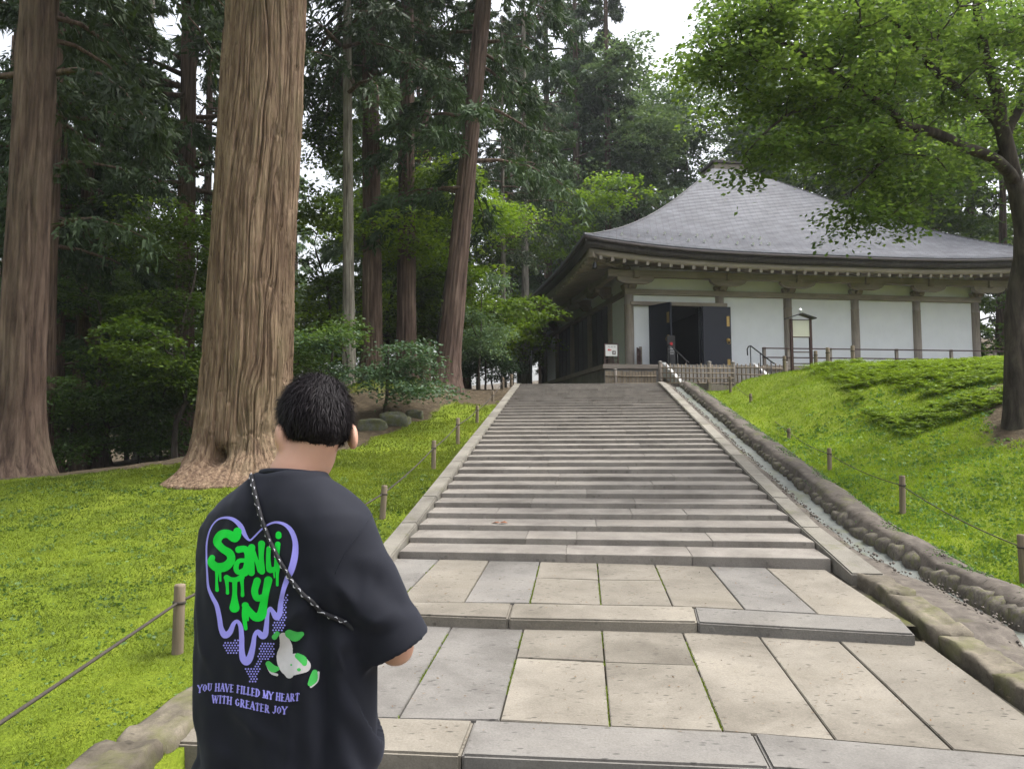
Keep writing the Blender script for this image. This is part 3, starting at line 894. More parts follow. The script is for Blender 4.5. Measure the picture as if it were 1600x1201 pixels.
# doorway: dark room within, two lacquered leaves
MB().box(0.72, 0.80, -0.06, 0.30, PLAT + .09, 3.062).build('door_jamb', MAT['lacquer'], hall)
MB().box(2.62, 2.70, -0.06, 0.30, PLAT + .09, 3.062).build('door_jamb', MAT['lacquer'], hall)
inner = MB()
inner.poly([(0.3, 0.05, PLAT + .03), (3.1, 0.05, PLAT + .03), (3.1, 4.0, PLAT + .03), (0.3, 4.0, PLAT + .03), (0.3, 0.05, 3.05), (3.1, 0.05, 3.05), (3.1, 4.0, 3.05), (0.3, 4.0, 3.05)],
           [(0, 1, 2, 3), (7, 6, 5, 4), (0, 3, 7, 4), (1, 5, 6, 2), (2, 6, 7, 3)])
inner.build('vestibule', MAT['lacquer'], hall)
def leaf(x, y, ang, w, name='door'):
    e = MB().box(0, w, -0.035, 0.035, PLAT + 0.10, 3.06).build(name, MAT['lacquer'], hall, bevel=0.006, loc=(x, y, 0))
    e.rotation_euler = (0, 0, ang)
    s = -1
    for z0, z1 in ((2.35, 2.72), (PLAT + .10, PLAT + .32)):
        MB().box(w - 0.17, w - 0.06, -0.047, -0.036, z0, z1).build('brass_plate', MAT['brass'], e, bevel=0.003)
    rg = MB(); rg.lathe([(0.085, 0), (0.08, 0.02), (0.05, 0.035), (0.02, 0.05)], 16)
    k = rg.build('door_knob', MAT['brass'], e, True, loc=(w - 0.12, -0.036, 1.85)); k.rotation_euler = (R(90), 0, 0)
    ring = []
    for q in range(17):
        t = 2 * math.pi * q / 16; ring.append((w - 0.12 + 0.07 * math.sin(t), -0.08, 1.78 + 0.07 * math.cos(t)))
    MB().tube(ring, 0.009, 6, False).build('knob_ring', MAT['brass'], e, True)
    return e
leaf(2.66, -0.20, R(1.5), 1.08)                      # right leaf folded back over the wall
leaf(0.78, -0.10, R(-64), 0.95)                      # left leaf swung out

# ------------------------------------------------------------------ eaves
C0 = W / 2
E = 2.2
HALF = C0 + E
def lift(t):
    return 0.40 * np.abs(t) ** 3.2
def loop_pts(e, z, n=28):
    """closed ring at overhang e, height z (+ corner lift), counter-clockwise from front-left"""
    h = C0 + e; pts = []
    ts = np.linspace(-1, 1, n + 1)[:-1]
    k = (h / HALF)
    for side in range(4):
        for t in ts:
            a = t * h
            zz = z + float(lift(t)) * max(0.0, min(1.0, (e + 0.4) / (E + 0.4))) ** 1.5
            p = [(a, -h), (h, a), (-a, h), (-h, -a)][side]
            pts.append((C0 + p[0], C0 + p[1], zz))
    return pts
def sweep(profile, name, mat, parent, closed=True, smooth=False):
    """profile: list of (e, z) swept round the four sides"""
    rings = [loop_pts(e, z) for e, z in profile]
    N = len(rings[0]); v = [p for r in rings for p in r]
    f = []
    m_ = len(rings)
    for i in range(m_ if closed else m_ - 1):
        j = (i + 1) % m_
        for k in range(N):
            q = (k + 1) % N
            f.append((i * N + k, i * N + q, j * N + q, j * N + k))
    return obj_np(name, v, f, mat, parent, smooth)
sweep([(2.2, 4.455), (2.2, 4.55), (2.0, 4.60), (2.0, 4.455)][::-1], 'roof_edge', MAT['eave_edge'], hall)
sweep([(2.08, 4.26), (2.13, 4.452), (1.7, 4.452), (1.7, 4.26)][::-1], 'eave_batten', MAT['dark_timber'], hall)
sweep([(1.93, 4.07), (1.96, 4.256), (1.75, 4.256), (1.75, 4.07)][::-1], 'eave_board', MAT['timber_x'], hall)
sweep([(1.76, 4.14), (0.8, 4.36), (0.0, 4.56), (0.0, 4.60), (1.76, 4.18)], 'soffit', MAT['timber_y'], hall)
# rafters: each its own piece
raf = MB().box(-0.052, 0.052, 0, 1, -0.13, 0).mesh('rafter', MAT['timber_y'])
raf.materials.append(simple('pale_rafter_end', (0.23, 0.205, 0.175), 0.8, var=0.2, scale=9)); raf.polygons[2].material_index = 1
def rafter(side, a):
    t = (a - C0) / HALF
    over = max(0.0, -a) if a < C0 else max(0.0, a - W)
    y_out, y_in = 1.92, 0.0 + over * 1.0
    if y_out - y_in < 0.12: return
    lf = float(lift(t))
    z_out = 4.085 + lf * 0.9
    z_in = 4.085 + (y_out - y_in) * 0.215 + lf * 0.55
    L = math.hypot(y_out - y_in, z_in - z_out)
    o = bpy.data.objects.new('rafter', raf); link(o, hall)
    o.scale = (1, L, 1)
    sl = math.atan2(z_in - z_out, y_out - y_in)
    if side == 0:
        o.location = (a, -y_out, z_out); o.rotation_euler = (sl, 0, 0)
    else:
        o.location = (-y_out, a, z_out); o.rotation_euler = Matrix.Rotation(R(-90), 3, 'Z').to_euler()
        o.rotation_euler = (Matrix.Rotation(R(-90), 3, 'Z') @ Matrix.Rotation(sl, 3, 'X')).to_euler()
for k in range(-4, 40):
    a = 0.05 + k * 0.402
    if -1.72 < a < W + 1.72:
        rafter(0, a); rafter(1, a)
# purlin carried by bracket arms
boards_part(-1.0, W + 1.0, -0.86, -0.62, 3.93, 4.16, 'purlin', 'timber_x')
boards_part(-0.858, -0.622, -0.61, W + 1.0, 3.932, 4.158, 'purlin', 'timber_y')
arm_prof = [(-0.66, 3.93), (0.66, 3.93), (0.66, 3.85), (0.60, 3.78), (0.48, 3.73), (0.34, 3.70), (-0.34, 3.70), (-0.48, 3.73), (-0.60, 3.78), (-0.66, 3.85)][::-1]
armx = MB().prism(arm_prof, -0.09, 0.09, 'y').mesh('bracket_arm', MAT['timber_x'])
out_prof = [(0.05, 3.64), (-0.30, 3.64), (-0.36, 3.66), (-0.42, 3.74), (-0.50, 3.80), (-0.62, 3.83), (-0.93, 3.90), (-0.95, 4.14), (-0.60, 4.10), (0.05, 4.10)]
armo = MB().prism(out_prof, -0.095, 0.095, 'x').mesh('bracket_arm', MAT['timber_y'])
blk = MB().prism([(-0.2, 3.60), (0.2, 3.60), (0.24, 3.70), (0.24, 3.76), (-0.24, 3.76), (-0.24, 3.70)], -0.2, 0.2, 'y').mesh('bracket_block', MAT['timber_x'])
for x in COLX:
    obj_me('bracket_arm', armx, hall, (x, -0.735, 0.001))
    obj_me('bracket_arm', armo, hall, (x, 0, 0.002))
    obj_me('bracket_block', blk, hall, (x, -0.02, 0.042))
for y in COLY[1:]:
    o = obj_me('bracket_arm', armx, hall, (-0.735, y, 0.001), R(-90))
    o = obj_me('bracket_arm', armo, hall, (0, y, 0.002), R(-90))
    obj_me('bracket_block', blk, hall, (-0.02, y, 0.042), R(-90))
# hip rafters at the two visible corners, with a hanging bell
def hip(cx, cy, ax, ay):
    d = np.array([ax, ay]) / math.sqrt(2); n = np.array([-d[1], d[0]]) * 0.10
    p0 = np.array([cx, cy]) ; p1 = p0 + d * 1.90 * math.sqrt(2)
    za, zb_ = 4.36, 4.20
    pts = []
    for z_off in (-0.16, 0.06):
        for q, zz in ((p0 - n, za), (p0 + n, za), (p1 + n, zb_ + .27), (p1 - n, zb_ + .27)):
            pts.append((q[0], q[1], zz + z_off))
    MB().hexa(pts).build('hip_rafter', MAT['timber'], hall, bevel=0.012)
    b = MB().lathe([(0.085, 0), (0.08, 0.03), (0.065, 0.12), (0.055, 0.19), (0.03, 0.215), (0.008, 0.22), (0.008, 0.34)], 14)
    q = p0 + d * 1.72 * math.sqrt(2)
    b.build('wind_bell', MAT['iron'], hall, True, loc=(q[0], q[1], 3.97))
hip(0, 0, -1, -1); hip(0, W, -1, 1)

# ------------------------------------------------------------------ roof: pyramid, concave, laid in lapped courses
RZ = np.array([10.9, 10.35, 9.6, 8.86, 8.12, 7.42, 6.76, 6.14, 5.57, 5.055, 4.59])
def zprof(r):
    r = np.clip(np.asarray(r, float), 0, 1) * 10
    i = np.clip(np.floor(r).astype(int), 0, 9); t = r - i
    p0 = RZ[np.maximum(i - 1, 0)]; p1 = RZ[i]; p2 = RZ[i + 1]; p3 = RZ[np.minimum(i + 2, 10)]
    return 0.5 * (2 * p1 + (p2 - p0) * t + (2 * p0 - 5 * p1 + 4 * p2 - p3) * t ** 2 + (3 * p1 - p0 - 3 * p2 + p3) * t ** 3)
NC, NT = 62, 36
rv, rf, ruv = [], [], []
rs = np.linspace(0.085, 1.0, NC + 1)
ts = np.linspace(-1, 1, NT + 1)
for side in range(4):
    for c in range(NC):
        base = len(rv)
        for r_, up in ((rs[c], -0.004), (rs[c + 1], 0.022), (rs[c + 1], -0.02)):
            h = HALF * r_ + (0.0 if up < 0 else 0.008)
            for t in ts:
                a = t * h
                p = [(a, -h), (h, a), (-a, h), (-h, -a)][side]
                rv.append((C0 + p[0], C0 + p[1], float(zprof(r_)) + float(lift(t)) * r_ ** 4 + up))
                ruv.append((t * HALF * r_ * 2.2 + c * 0.37, c + (0.05 if r_ == rs[c] else 0.95)))
        n1 = NT + 1
        for row in range(2):
            for k in range(NT):
                i0 = base + row * n1 + k
                rf.append((i0 + n1, i0 + n1 + 1, i0 + 1, i0))
rf = np.array(rf)
roof = obj_np('roof', rv, rf, MAT['roof'], hall)
uvl = roof.data.uv_layers.new(name='UVMap')
ruv = np.array(ruv, np.float32)
uvl.data.foreach_set('uv', ruv[rf.ravel()].ravel())
# ridge pieces along the hips
for sx, sy in ((-1, -1), (1, -1), (-1, 1), (1, 1)):
    pts = []
    for r_ in np.linspace(0.09, 1.0, 26):
        pts.append((C0 + sx * HALF * r_, C0 + sy * HALF * r_, float(zprof(r_)) + 0.40 * r_ ** 4 + 0.012))
    MB().tube(pts, 0.035, 6).build('hip_ridge', MAT['roof'], roof)
top = MB(); top.box(C0 - .74, C0 + .74, C0 - .74, C0 + .74, 10.05, 10.72)
top.build('crown_block', MAT['timber_x'], roof, bevel=0.015)
MB().box(C0 - .84, C0 + .84, C0 - .84, C0 + .84, 10.722, 10.84).build('crown_cap', MAT['eave_edge'], roof, bevel=0.012)
MB().lathe([(0.42, 10.842), (0.40, 10.92), (0.30, 11.0), (0.16, 11.05), (0.12, 11.07), (0.13, 11.12), (0.10, 11.19), (0.03, 11.24), (0.004, 11.28)], 20, (C0, C0, 0)).build('crown_jewel', MAT['base_stone'], roof, True)
# snow guards on the lower roof
bpy.context.view_layer.update()
rw = [HM @ Vector(p) for p in rv]
bvh_roof = BVHTree.FromPolygons(rw, [tuple(int(i) for i in q) for q in rf])
sg = MB().box(-0.035, 0.035, -0.05, 0.05, 0.0, 0.028).poly([(-0.03, -0.05, 0.02), (0.03, -0.05, 0.02), (0.03, -0.035, 0.02), (-0.03, -0.035, 0.02), (-0.03, -0.055, 0.10), (0.03, -0.055, 0.10), (0.03, -0.04, 0.10), (-0.03, -0.04, 0.10)],
      [(3, 2, 1, 0), (4, 5, 6, 7), (0, 1, 5, 4), (1, 2, 6, 5), (2, 3, 7, 6), (3, 0, 4, 7)]).mesh('snow_guard', MAT['metal_white'])
HMI = HM.inverted()
for px, py in ((971, 368), (997, 371), (1012, 364), (1023, 374), (1037.6, 367), (1049, 376), (1063, 369), (1075, 378), (1088, 370), (1100, 379.5), (1112, 370.5), (1125, 380), (1137, 372), (1151, 382),
               (1162, 372.5), (1174.5, 372.5), (1176, 383.4), (1186.6, 374), (1188, 383), (1201, 383.5)):
    hit = bvh_roof.ray_cast(Vector((0, 0, EYE)), Vector(ray(px, py)))
    if hit[0] is not None:
        p = HMI @ hit[0]
        o = obj_me('snow_guard', sg, roof, (p.x, p.y, p.z + 0.012)); o.rotation_euler = (R(18), 0, 0)
# rear lean-to on the left side
MB().hexa([(-1.75, 12.6, 2.62), (0.3, 12.6, 3.3), (0.3, 18.5, 3.3), (-1.75, 18.5, 2.62), (-1.75, 12.6, 2.72), (0.3, 12.6, 3.42), (0.3, 18.5, 3.42), (-1.75, 18.5, 2.72)]).build('pent_roof', MAT['eave_edge'], hall, bevel=0.01)
for y in (13.2, 15.6, 18.0):
    MB().box(-1.28, -1.12, y - .08, y + .08, -0.1, 2.77).build('pent_post', MAT['timber'], hall, bevel=0.01)
MB().box(-0.9, -0.8, 13.9, 18.2, 0, 2.9).build('pent_wall', MAT['plaster'], hall)
MB().box(-0.97, -0.905, 14.4, 17.4, 0.05, 2.3).build('pent_door', MAT['dark_timber'], hall, bevel=0.01)

# ------------------------------------------------------------------ stoop with white stringers and handrails
st_e = empty('stoop', HM @ Vector((2.35, -1.4, 0)), HRZ); tag(st_e, 'stone stoop with white side stringers in front of the dark doorway', 'steps')
for k in range(5):
    z1 = PLAT - 0.005 - 0.17 * k
    MB().box(-1.52, 1.52, -0.30 * (k + 1), -0.30 * k - 0.003, -0.2, z1 - 0.02).build('tread', MAT['base_stone'], st_e, bevel=0.008)
for x in (-1.62, 1.62):
    MB().hexa([(x - .07, -1.75, -0.15), (x + .07, -1.75, -0.15), (x + .07, 0.0, 0.45), (x - .07, 0.0, 0.45), (x - .07, -1.75, 0.08), (x + .07, -1.75, 0.08), (x + .07, 0.0, 0.93), (x - .07, 0.0, 0.93)]).build('stringer', MAT['white_paint'], st_e, bevel=0.012)
for x in (-1.45, 1.45):
    pts = [(x, 0.10, 1.20), (x, 0.12, 1.42), (x, 0.02, 1.50), (x, -0.15, 1.50), (x, -1.6, 0.80), (x, -1.72, 0.76)]
    h_ = empty('handrail', HM @ Vector((2.35 + x, -1.4, 0)), HRZ)
    tag(h_, 'black metal handrail on the ' + ('left' if x < 0 else 'right') + ' side of the stoop', 'handrail')
    MB().tube([(0, p[1], p[2]) for p in pts], 0.022, 8).build('rail', MAT['iron'], h_, True)
    for yy, zt in ((-0.12, 1.49), (-0.8, 1.18), (-1.5, 0.85)):
        MB().tube([(0, yy, max(0.0, 0.80 + yy * 0.5)), (0, yy, zt)], 0.018, 8).build('baluster', MAT['iron'], h_, True)

# ------------------------------------------------------------------ fences in front of the platform
def w2(px, d): return (px - 800) / FPX * d
def fence_run(p0, p1, name, label, nbars, h, rails, mat, posts=(), bar=0.022, solid=False):
    p0 = np.array(p0); p1 = np.array(p1); L = np.linalg.norm(p1 - p0); an = math.atan2(p1[1] - p0[1], p1[0] - p0[0])
    e = empty(name, (p0[0], p0[1], 2.96), an); tag(e, label, 'fence')
    for k in range(nbars):
        x = L * (k + 0.5) / nbars
        hh = h * random.uniform(0.95, 1.04)
        if solid:
            wd = L / nbars * 0.44
            MB().box(x - wd, x + wd, -0.012, 0.012, 0, hh).build('board', mat, e, bevel=0.004)
        else:
            MB().lathe([(bar, 0), (bar, hh - .01), (bar * .8, hh)], 8, (x, random.uniform(-.004, .004), 0)).build('upright', mat, e, True)
    for z in rails:
        MB().tube([(0, -0.03, z), (L / 2, -0.03, z + random.uniform(-.015, .015)), (L, -0.03, z)], 0.020, 8).build('rail', mat, e, True)
    for x in posts:
        MB().lathe([(0.065, -0.2), (0.065, h * 1.02), (0.06, h * 1.05)], 10, (x * L, 0.02, 0)).build('post', MAT['timber'], e, True)
        MB().lathe([(0.075, h * 1.052), (0.07, h * 1.10), (0.02, h * 1.13)], 10, (x * L, 0.02, 0)).build('post_cap', MAT['base_stone'], e, True)
    return e
fence_run((w2(946, 24.4), 24.4), (w2(1026, 24.6), 24.6), 'board_fence', 'low fence of upright grey boards left of the stoop', 17, 0.58, (0.18, 0.42), MAT['bamboo'], (0.2,), 0.02, True)
fence_run((w2(1033, 24.0), 24.0), (w2(1147, 24.3), 24.3), 'lattice_fence', 'low bamboo lattice fence in front of the dark doorway', 19, 0.76, (0.16, 0.32, 0.48, 0.64), MAT['bamboo'], (0.0, 0.67, 1.0))
fence_run((w2(1150, 24.4), 24.4), (w2(1230, 25.0), 25.0), 'lattice_fence', 'low bamboo lattice fence right of the stoop, behind the grassy crest', 12, 0.80, (0.18, 0.45, 0.66), MAT['bamboo'], (1.0,))
sf = empty('lattice_screen', hall_world((-0.05, -0.95, PLAT)), HRZ + R(62)); tag(sf, 'small brown lattice screen standing at the corner column', 'screen')
for k in range(6):
    MB().box(k * .13, k * .13 + .03, -.015, .015, 0, 0.62).build('upright', MAT['red_brown'], sf)
for z in (0.1, 0.34, 0.56):
    MB().box(0, .70, -.028, -.016, z, z + .035).build('rail', MAT['red_brown'], sf)
MB().box(.70, .80, -.05, .05, 0, .72).build('post', MAT['timber'], sf, bevel=.008)
# rail on the platform edge right of the doorway
rl = empty('platform_rail', HM @ Vector((4.4, -1.2, PLAT)), HRZ); tag(rl, 'low red brown rail along the platform edge by white walls', 'rail')
for z in (0.30, 0.62):
    MB().box(0, 9.5, -.02, .02, z - .02, z + .02).build('rail_bar', MAT['red_brown'], rl)
for x in (0.1, 1.0, 2.6, 5.2, 7.4, 9.2):
    MB().box(x - .05, x + .05, .021, .11, 0, .66).build('rail_post', MAT['timber'], rl, bevel=.006)

# ------------------------------------------------------------------ signs
sgn = empty('direction_sign', hall_world((-1.02, -1.15, PLAT)), HRZ); tag(sgn, 'small white arrow sign in a dark brown frame at the platform corner', 'sign')
MB().box(-.26, .26, -.02, .02, 0.0, .05).box(-.25, -.21, -.02, .02, .05, 0.72).box(.21, .25, -.02, .02, .05, .72).box(-.21, .21, -.02, .02, .68, .72).build('frame', MAT['red_brown'], sgn)
for z in (.10, .19):
    MB().box(-.21, .21, -.01, .01, z, z + .02).build('crossbar', MAT['red_brown'], sgn)
for x in (-.08, .07):
    MB().box(x - .01, x + .01, -.009, .009, .05, .28).build('spindle', MAT['red_brown'], sgn)
MB().box(-.208, .208, -.012, .012, .29, .678).build('panel', MAT['white_paint'], sgn)
MB().poly([(-.14, -.014, .50), (-.07, -.014, .45), (-.07, -.014, .485), (0.0, -.014, .47), (0.0, -.014, .51), (-.07, -.014, .515), (-.07, -.014, .55)], [(0, 1, 2, 3, 4, 5, 6)]).build('arrow', MAT['red'], sgn)
MB().poly([(.03, -.014, .34), (.15, -.014, .34), (.15, -.014, .47), (.03, -.014, .47)], [(0, 1, 2, 3)]).build('pictogram', MAT['red_brown'], sgn)
MB().poly([(.065, -.0155, .37), (.12, -.0155, .38), (.115, -.0155, .44), (.07, -.0155, .43)], [(0, 1, 2, 3)]).build('pictogram_figure', MAT['white_print'], sgn)
for k in range(3):
    MB().poly([(-.12 + k * .1, -.014, .60), (-.05 + k * .1, -.014, .60), (-.05 + k * .1, -.014, .615), (-.12 + k * .1, -.014, .615)], [(0, 1, 2, 3)]).build('print_line', MAT['black_print'], sgn)
stl = empty('upright_notice', hall_world((1.05, -1.25, PLAT)), HRZ); tag(stl, 'dark upright notice with a red emblem and white writing by the doorway', 'sign')
MB().box(-.14, .14, -.04, .04, 0, 1.0).build('slab', MAT['black_print'], stl, bevel=.008)
MB().box(-.18, .18, -.1, .1, -.002, .03).build('foot', MAT['iron'], stl)
MB().lathe([(0.055, 0), (0.055, 0.003)], 16).build('emblem', MAT['red'], stl, loc=(0, -.045, .72)).rotation_euler = (R(90), 0, 0)
for k, (a0, a1, h_) in enumerate(((-.05, .05, .022), (-.09, .09, .028), (-.08, .08, .02), (-.09, .09, .02), (-.07, .07, .018))):
    z = .58 - k * .055
    x = a0
    while x < a1 - .012:
        wd = random.uniform(.012, .026)
        MB().poly([(x, -.043, z), (x + wd, -.043, z), (x + wd, -.043, z + h_), (x, -.043, z + h_)], [(0, 1, 2, 3)]).build('writing', MAT['white_print'], stl)
        x += wd + .008
nb_z = 3.15
bx, by = w2(1254.5, 20.6), 20.6
nb = empty('notice_board', (bx, by, nb_z), R(6)); tag(nb, 'roofed notice board with a blank cream panel on two dark posts', 'notice board')
for x in (-.27, .27):
    MB().box(x - .035, x + .035, -.035, .035, -.2, 1.46).build('post', MAT['red_brown'], nb, bevel=.005)
MB().box(-.235, .235, -.02, .02, 0.98, 1.42).build('panel', MAT['cream'], nb)
for z in (1.42, .955, .55, .24):
    MB().box(-.235, .235, -.022, .022, z, z + .025).build('crossbar', MAT['red_brown'], nb)
MB().prism([(-.40, 1.46), (0, 1.585), (.40, 1.46), (.40, 1.485), (0, 1.615), (-.40, 1.485)][::-1], -.13, .13, 'y').build('roof', MAT['iron'], nb)
MB().lathe([(.02, 0), (.02, .04), (.045, .06), (.05, .09), (.035, .125), (.004, .14)], 12).build('finial', MAT['metal_white'], nb, True, loc=(0, 0, 1.61))
for i, (px, py0, py1, d) in enumerate(((1294, 543, 570, 20.0), (1333, 540, 568, 20.4), (1226, 556, 575, 22.4), (1275, 548, 570, 20.9))):
    p = at(px, py1 + 4, d); h = (at(px, py0, d) - at(px, py1 + 4, d))[2]
    post(p[0], d, h, (0, 0), 0.05, ('wooden post on the grassy crest right of notice board', 'wooden post on the grassy crest farthest right of notice board', 'pale capped wooden post left of notice board', 'wooden post beside the right leg of notice board')[i], 'posts on the crest', p[2])
# ------------------------------------------------------------------ trees
MAT['bark_big'] = bark_mat('great_cedar_bark', (0.155, 0.103, 0.070), (0.345, 0.255, 0.175), (0.13, 0.125, 0.06), 0.5, 0.35, 20, bstr=1.0, bdist=0.05)
MAT['bark'] = bark_mat('cedar_bark', (0.085, 0.058, 0.045), (0.185, 0.135, 0.105), (0.07, 0.075, 0.04), 0.3, 0.35, 13)
MAT['bark_red'] = bark_mat('reddish_cedar_bark', (0.095, 0.064, 0.052), (0.195, 0.140, 0.114), (0.08, 0.075, 0.045), 0.2, 0.35, 13)
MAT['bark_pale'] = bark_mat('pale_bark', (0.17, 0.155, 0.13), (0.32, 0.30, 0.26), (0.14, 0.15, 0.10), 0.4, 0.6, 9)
MAT['bark_maple'] = bark_mat('maple_bark', (0.045, 0.038, 0.032), (0.10, 0.085, 0.07), (0.07, 0.075, 0.04), 0.3, 0.8, 9, bstr=0.4)
MAT['cedar_leaf'] = leaf_mat('cedar_foliage', (0.022, 0.040, 0.018), (0.065, 0.108, 0.042), 0.25, 0.6)
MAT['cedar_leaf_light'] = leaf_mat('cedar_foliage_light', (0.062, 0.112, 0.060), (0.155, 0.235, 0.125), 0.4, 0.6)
MAT['maple_leaf'] = leaf_mat('maple_foliage', (0.036, 0.076, 0.012), (0.11, 0.182, 0.022), 0.42, 0.45)
MAT['maple_leaf_bright'] = leaf_mat('maple_foliage_bright', (0.065, 0.125, 0.012), (0.18, 0.28, 0.02), 0.5, 0.45)
MAT['maple_leaf_dark'] = leaf_mat('maple_foliage_deep', (0.034, 0.068, 0.020), (0.098, 0.165, 0.036), 0.4, 0.45)
MAT['maple_leaf_right'] = leaf_mat('maple_foliage_right', (0.060, 0.118, 0.036), (0.16, 0.25, 0.066), 0.62, 0.45)
MAT['shrub_leaf'] = leaf_mat('shrub_foliage', (0.028, 0.056, 0.030), (0.078, 0.132, 0.068), 0.3, 0.5)

def vnoise_p(x, y, per, s=0):
    x = np.asarray(x, float); y = np.asarray(y, float)
    i = np.floor(x); j = np.floor(y); fx = x - i; fy = y - j
    fx = fx * fx * (3 - 2 * fx); fy = fy * fy * (3 - 2 * fy)
    i0 = np.mod(i, per); i1 = np.mod(i + 1, per)
    a = hash2(i0, j, s); b = hash2(i1, j, s); c = hash2(i0, j + 1, s); d = hash2(i1, j + 1, s)
    return (a * (1 - fx) + b * fx) * (1 - fy) + (c * (1 - fx) + d * fx) * fy
def trunk_arrays(h, r0, r1, lean=(0, 0), bend=0.0, flare=0.5, fl_h=0.5, nseg=40, nrow=50, strips=22, depth=0.03, seed=1, lobes=5, lobe_amp=0.2, zlow=-0.5, zdense=None):
    """fluted, tapered trunk with its root flare; base at the origin"""
    t = np.linspace(0, 1, nrow)
    z = zlow + (h - zlow) * (t ** 1.25 if zdense is None else t ** zdense)
    th = np.linspace(0, 2 * np.pi, nseg, endpoint=False)
    Z, T = np.meshgrid(z, th, indexing='ij')
    zz = np.maximum(Z, 0)
    rad = r1 + (r0 - r1) * (1 - zz / h)
    rad = rad * (1 + flare * np.exp(-np.maximum(Z, -0.12) / fl_h))
    k = T / (2 * np.pi)
    rad = rad * (1 + lobe_amp * np.exp(-zz / (fl_h * 1.3)) * (vnoise_p(k * lobes, zz * 0.3, lobes, seed) - 0.45) * 2)
    rad = rad * (1 + 0.05 * (vnoise_p(k * 6, zz * 0.25, 6, seed + 5) - 0.5) * 2)
    wander = (vnoise(zz * 0.45, zz * 0 + seed, 3) - 0.5) * 1.4 + (vnoise_p(k * 8, zz * 0.8, 8, seed + 3) - 0.5) * 0.8
    s1 = vnoise_p(np.mod(k * strips + wander, strips), zz * 0.55, strips, seed + 11)
    s2 = vnoise_p(np.mod(k * strips * 3 + wander * 2, strips * 3), zz * 0.9, strips * 3, seed + 12)
    s3 = np.abs(vnoise_p(np.mod(k * strips * 2 + wander * 2, strips * 2), zz * 1.6, strips * 2, seed + 14) - 0.5) * 2
    p_ = np.mod(k * strips + wander * 0.8, strips); i_ = np.floor(p_); e_ = np.minimum(p_ - i_, 1 - p_ + i_)
    pl_ = hash2(i_, np.floor(zz / 1.9 + hash2(i_, i_ * 0, seed) * 7), seed + 9)
    rad = rad + r0 * depth * (s1 - 0.5) * 1.2 + r0 * depth * 0.6 * (s2 - 0.5) + r0 * depth * (0.7 * pl_ - 0.9 * (1 - smooth01(e_ / 0.25)))
    u = zz / h
    cx = lean[0] * u + bend * np.sin(u * np.pi) ; cy = lean[1] * u
    X = cx + rad * np.cos(T); Y = cy + rad * np.sin(T)
    v = np.stack([X, Y, Z], -1).reshape(-1, 3)
    I = np.arange(nrow * nseg).reshape(nrow, nseg)
    J = np.roll(I, -1, 1)
    f = np.stack([I[:-1], J[:-1], J[1:], I[1:]], -1).reshape(-1, 4)
    return v, f
def quads_to_tris(f): return np.concatenate([f[:, [0, 1, 2]], f[:, [0, 2, 3]]])

def leaves(P, D, N, L, Wd, tint, kind='tri'):
    """leaf faces: P base, D direction, N face normal, L length, Wd width (arrays)"""
    D = D / (np.linalg.norm(D, axis=1, keepdims=True) + 1e-9)
    Sx = np.cross(D, N); Sx = Sx / (np.linalg.norm(Sx, axis=1, keepdims=True) + 1e-9)
    n = len(P)
    L = L[:, None]; Wd = Wd[:, None]
    if kind == 'tri':
        v = np.stack([P - Sx * Wd * .5, P + Sx * Wd * .5, P + D * L], 1).reshape(-1, 3)
        f = np.arange(3 * n).reshape(n, 3)
    else:
        Nn = np.cross(Sx, D)
        v = np.stack([P, P + D * L * .45 + Sx * Wd * .5 + Nn * Wd * 0.08, P + D * L, P + D * L * .45 - Sx * Wd * .5 + Nn * Wd * 0.08], 1).reshape(-1, 3)
        f = np.arange(4 * n).reshape(n, 4)
    return v, f, tint

def cedar_crown(seed, z0, z1, rmax, nbr, nlet=15, nleaf=40, size=1.0, sec=None, taper=0.8):
    """drooping sprays of needle foliage; returns foliage arrays and the branch wood"""
    g = np.random.default_rng(seed)
    P, D, T = [], [], []
    wood = MB()
    for b in range(nbr):
        u = (b + g.random()) / nbr
        zb = z0 + (z1 - z0) * u
        Lb = rmax * (1 - taper * u ** 1.3) * g.uniform(0.65, 1.1)
        az = g.random() * 2 * np.pi if sec is None else g.uniform(*sec)
        out = np.array([math.cos(az), math.sin(az), 0]); side = np.array([-out[1], out[0], 0])
        rise = g.uniform(0.05, 0.35); droop = g.uniform(0.35, 0.75)
        def at_(s): return np.array([0, 0, zb]) + out * s * Lb + np.array([0, 0, 1]) * Lb * (rise * s - droop * s * s) + side * Lb * 0.08 * math.sin(3 * s + b)
        wood.tube([at_(s) for s in (0, .25, .5, .75, 1)], [0.035 + .012 * Lb, .03 + .006 * Lb, .025, .018, .008], 5, False)
        bt = g.uniform(0.15, 0.85)
        for q in range(nlet):
            s = g.uniform(0.22, 1.0)
            p0 = at_(s)
            l2 = Lb * g.uniform(0.16, 0.34) * (1.15 - 0.6 * s)
            dr = side * g.choice((-1, 1)) * g.uniform(0.5, 1.0) + out * g.uniform(0.2, 1.0) + np.array([0, 0, g.uniform(-0.9, -0.1)])
            dr /= np.linalg.norm(dr)
            n = nleaf
            w = g.random(n) ** 0.8
            pos = p0 + dr * (w * l2)[:, None] + np.array([0, 0, -1]) * (0.25 * l2 * w ** 2)[:, None] + g.normal(0, 0.05 * size + 0.045 * l2, (n, 3))
            d_ = dr * 0.8 + g.normal(0, 0.55, (n, 3)) + np.array([0, 0, -0.45])
            P.append(pos); D.append(d_)
            T.append(np.clip(bt + g.normal(0, 0.12) + g.normal(0, 0.1, n), 0, 1))
    P = np.concatenate(P); D = np.concatenate(D); T = np.concatenate(T)
    n = len(P)
    N = g.normal(0, 1, (n, 3))
    return leaves(P, D, N, g.uniform(0.14, 0.32, n) * size, g.uniform(0.045, 0.085, n) * size, T, 'tri') + (wood,)

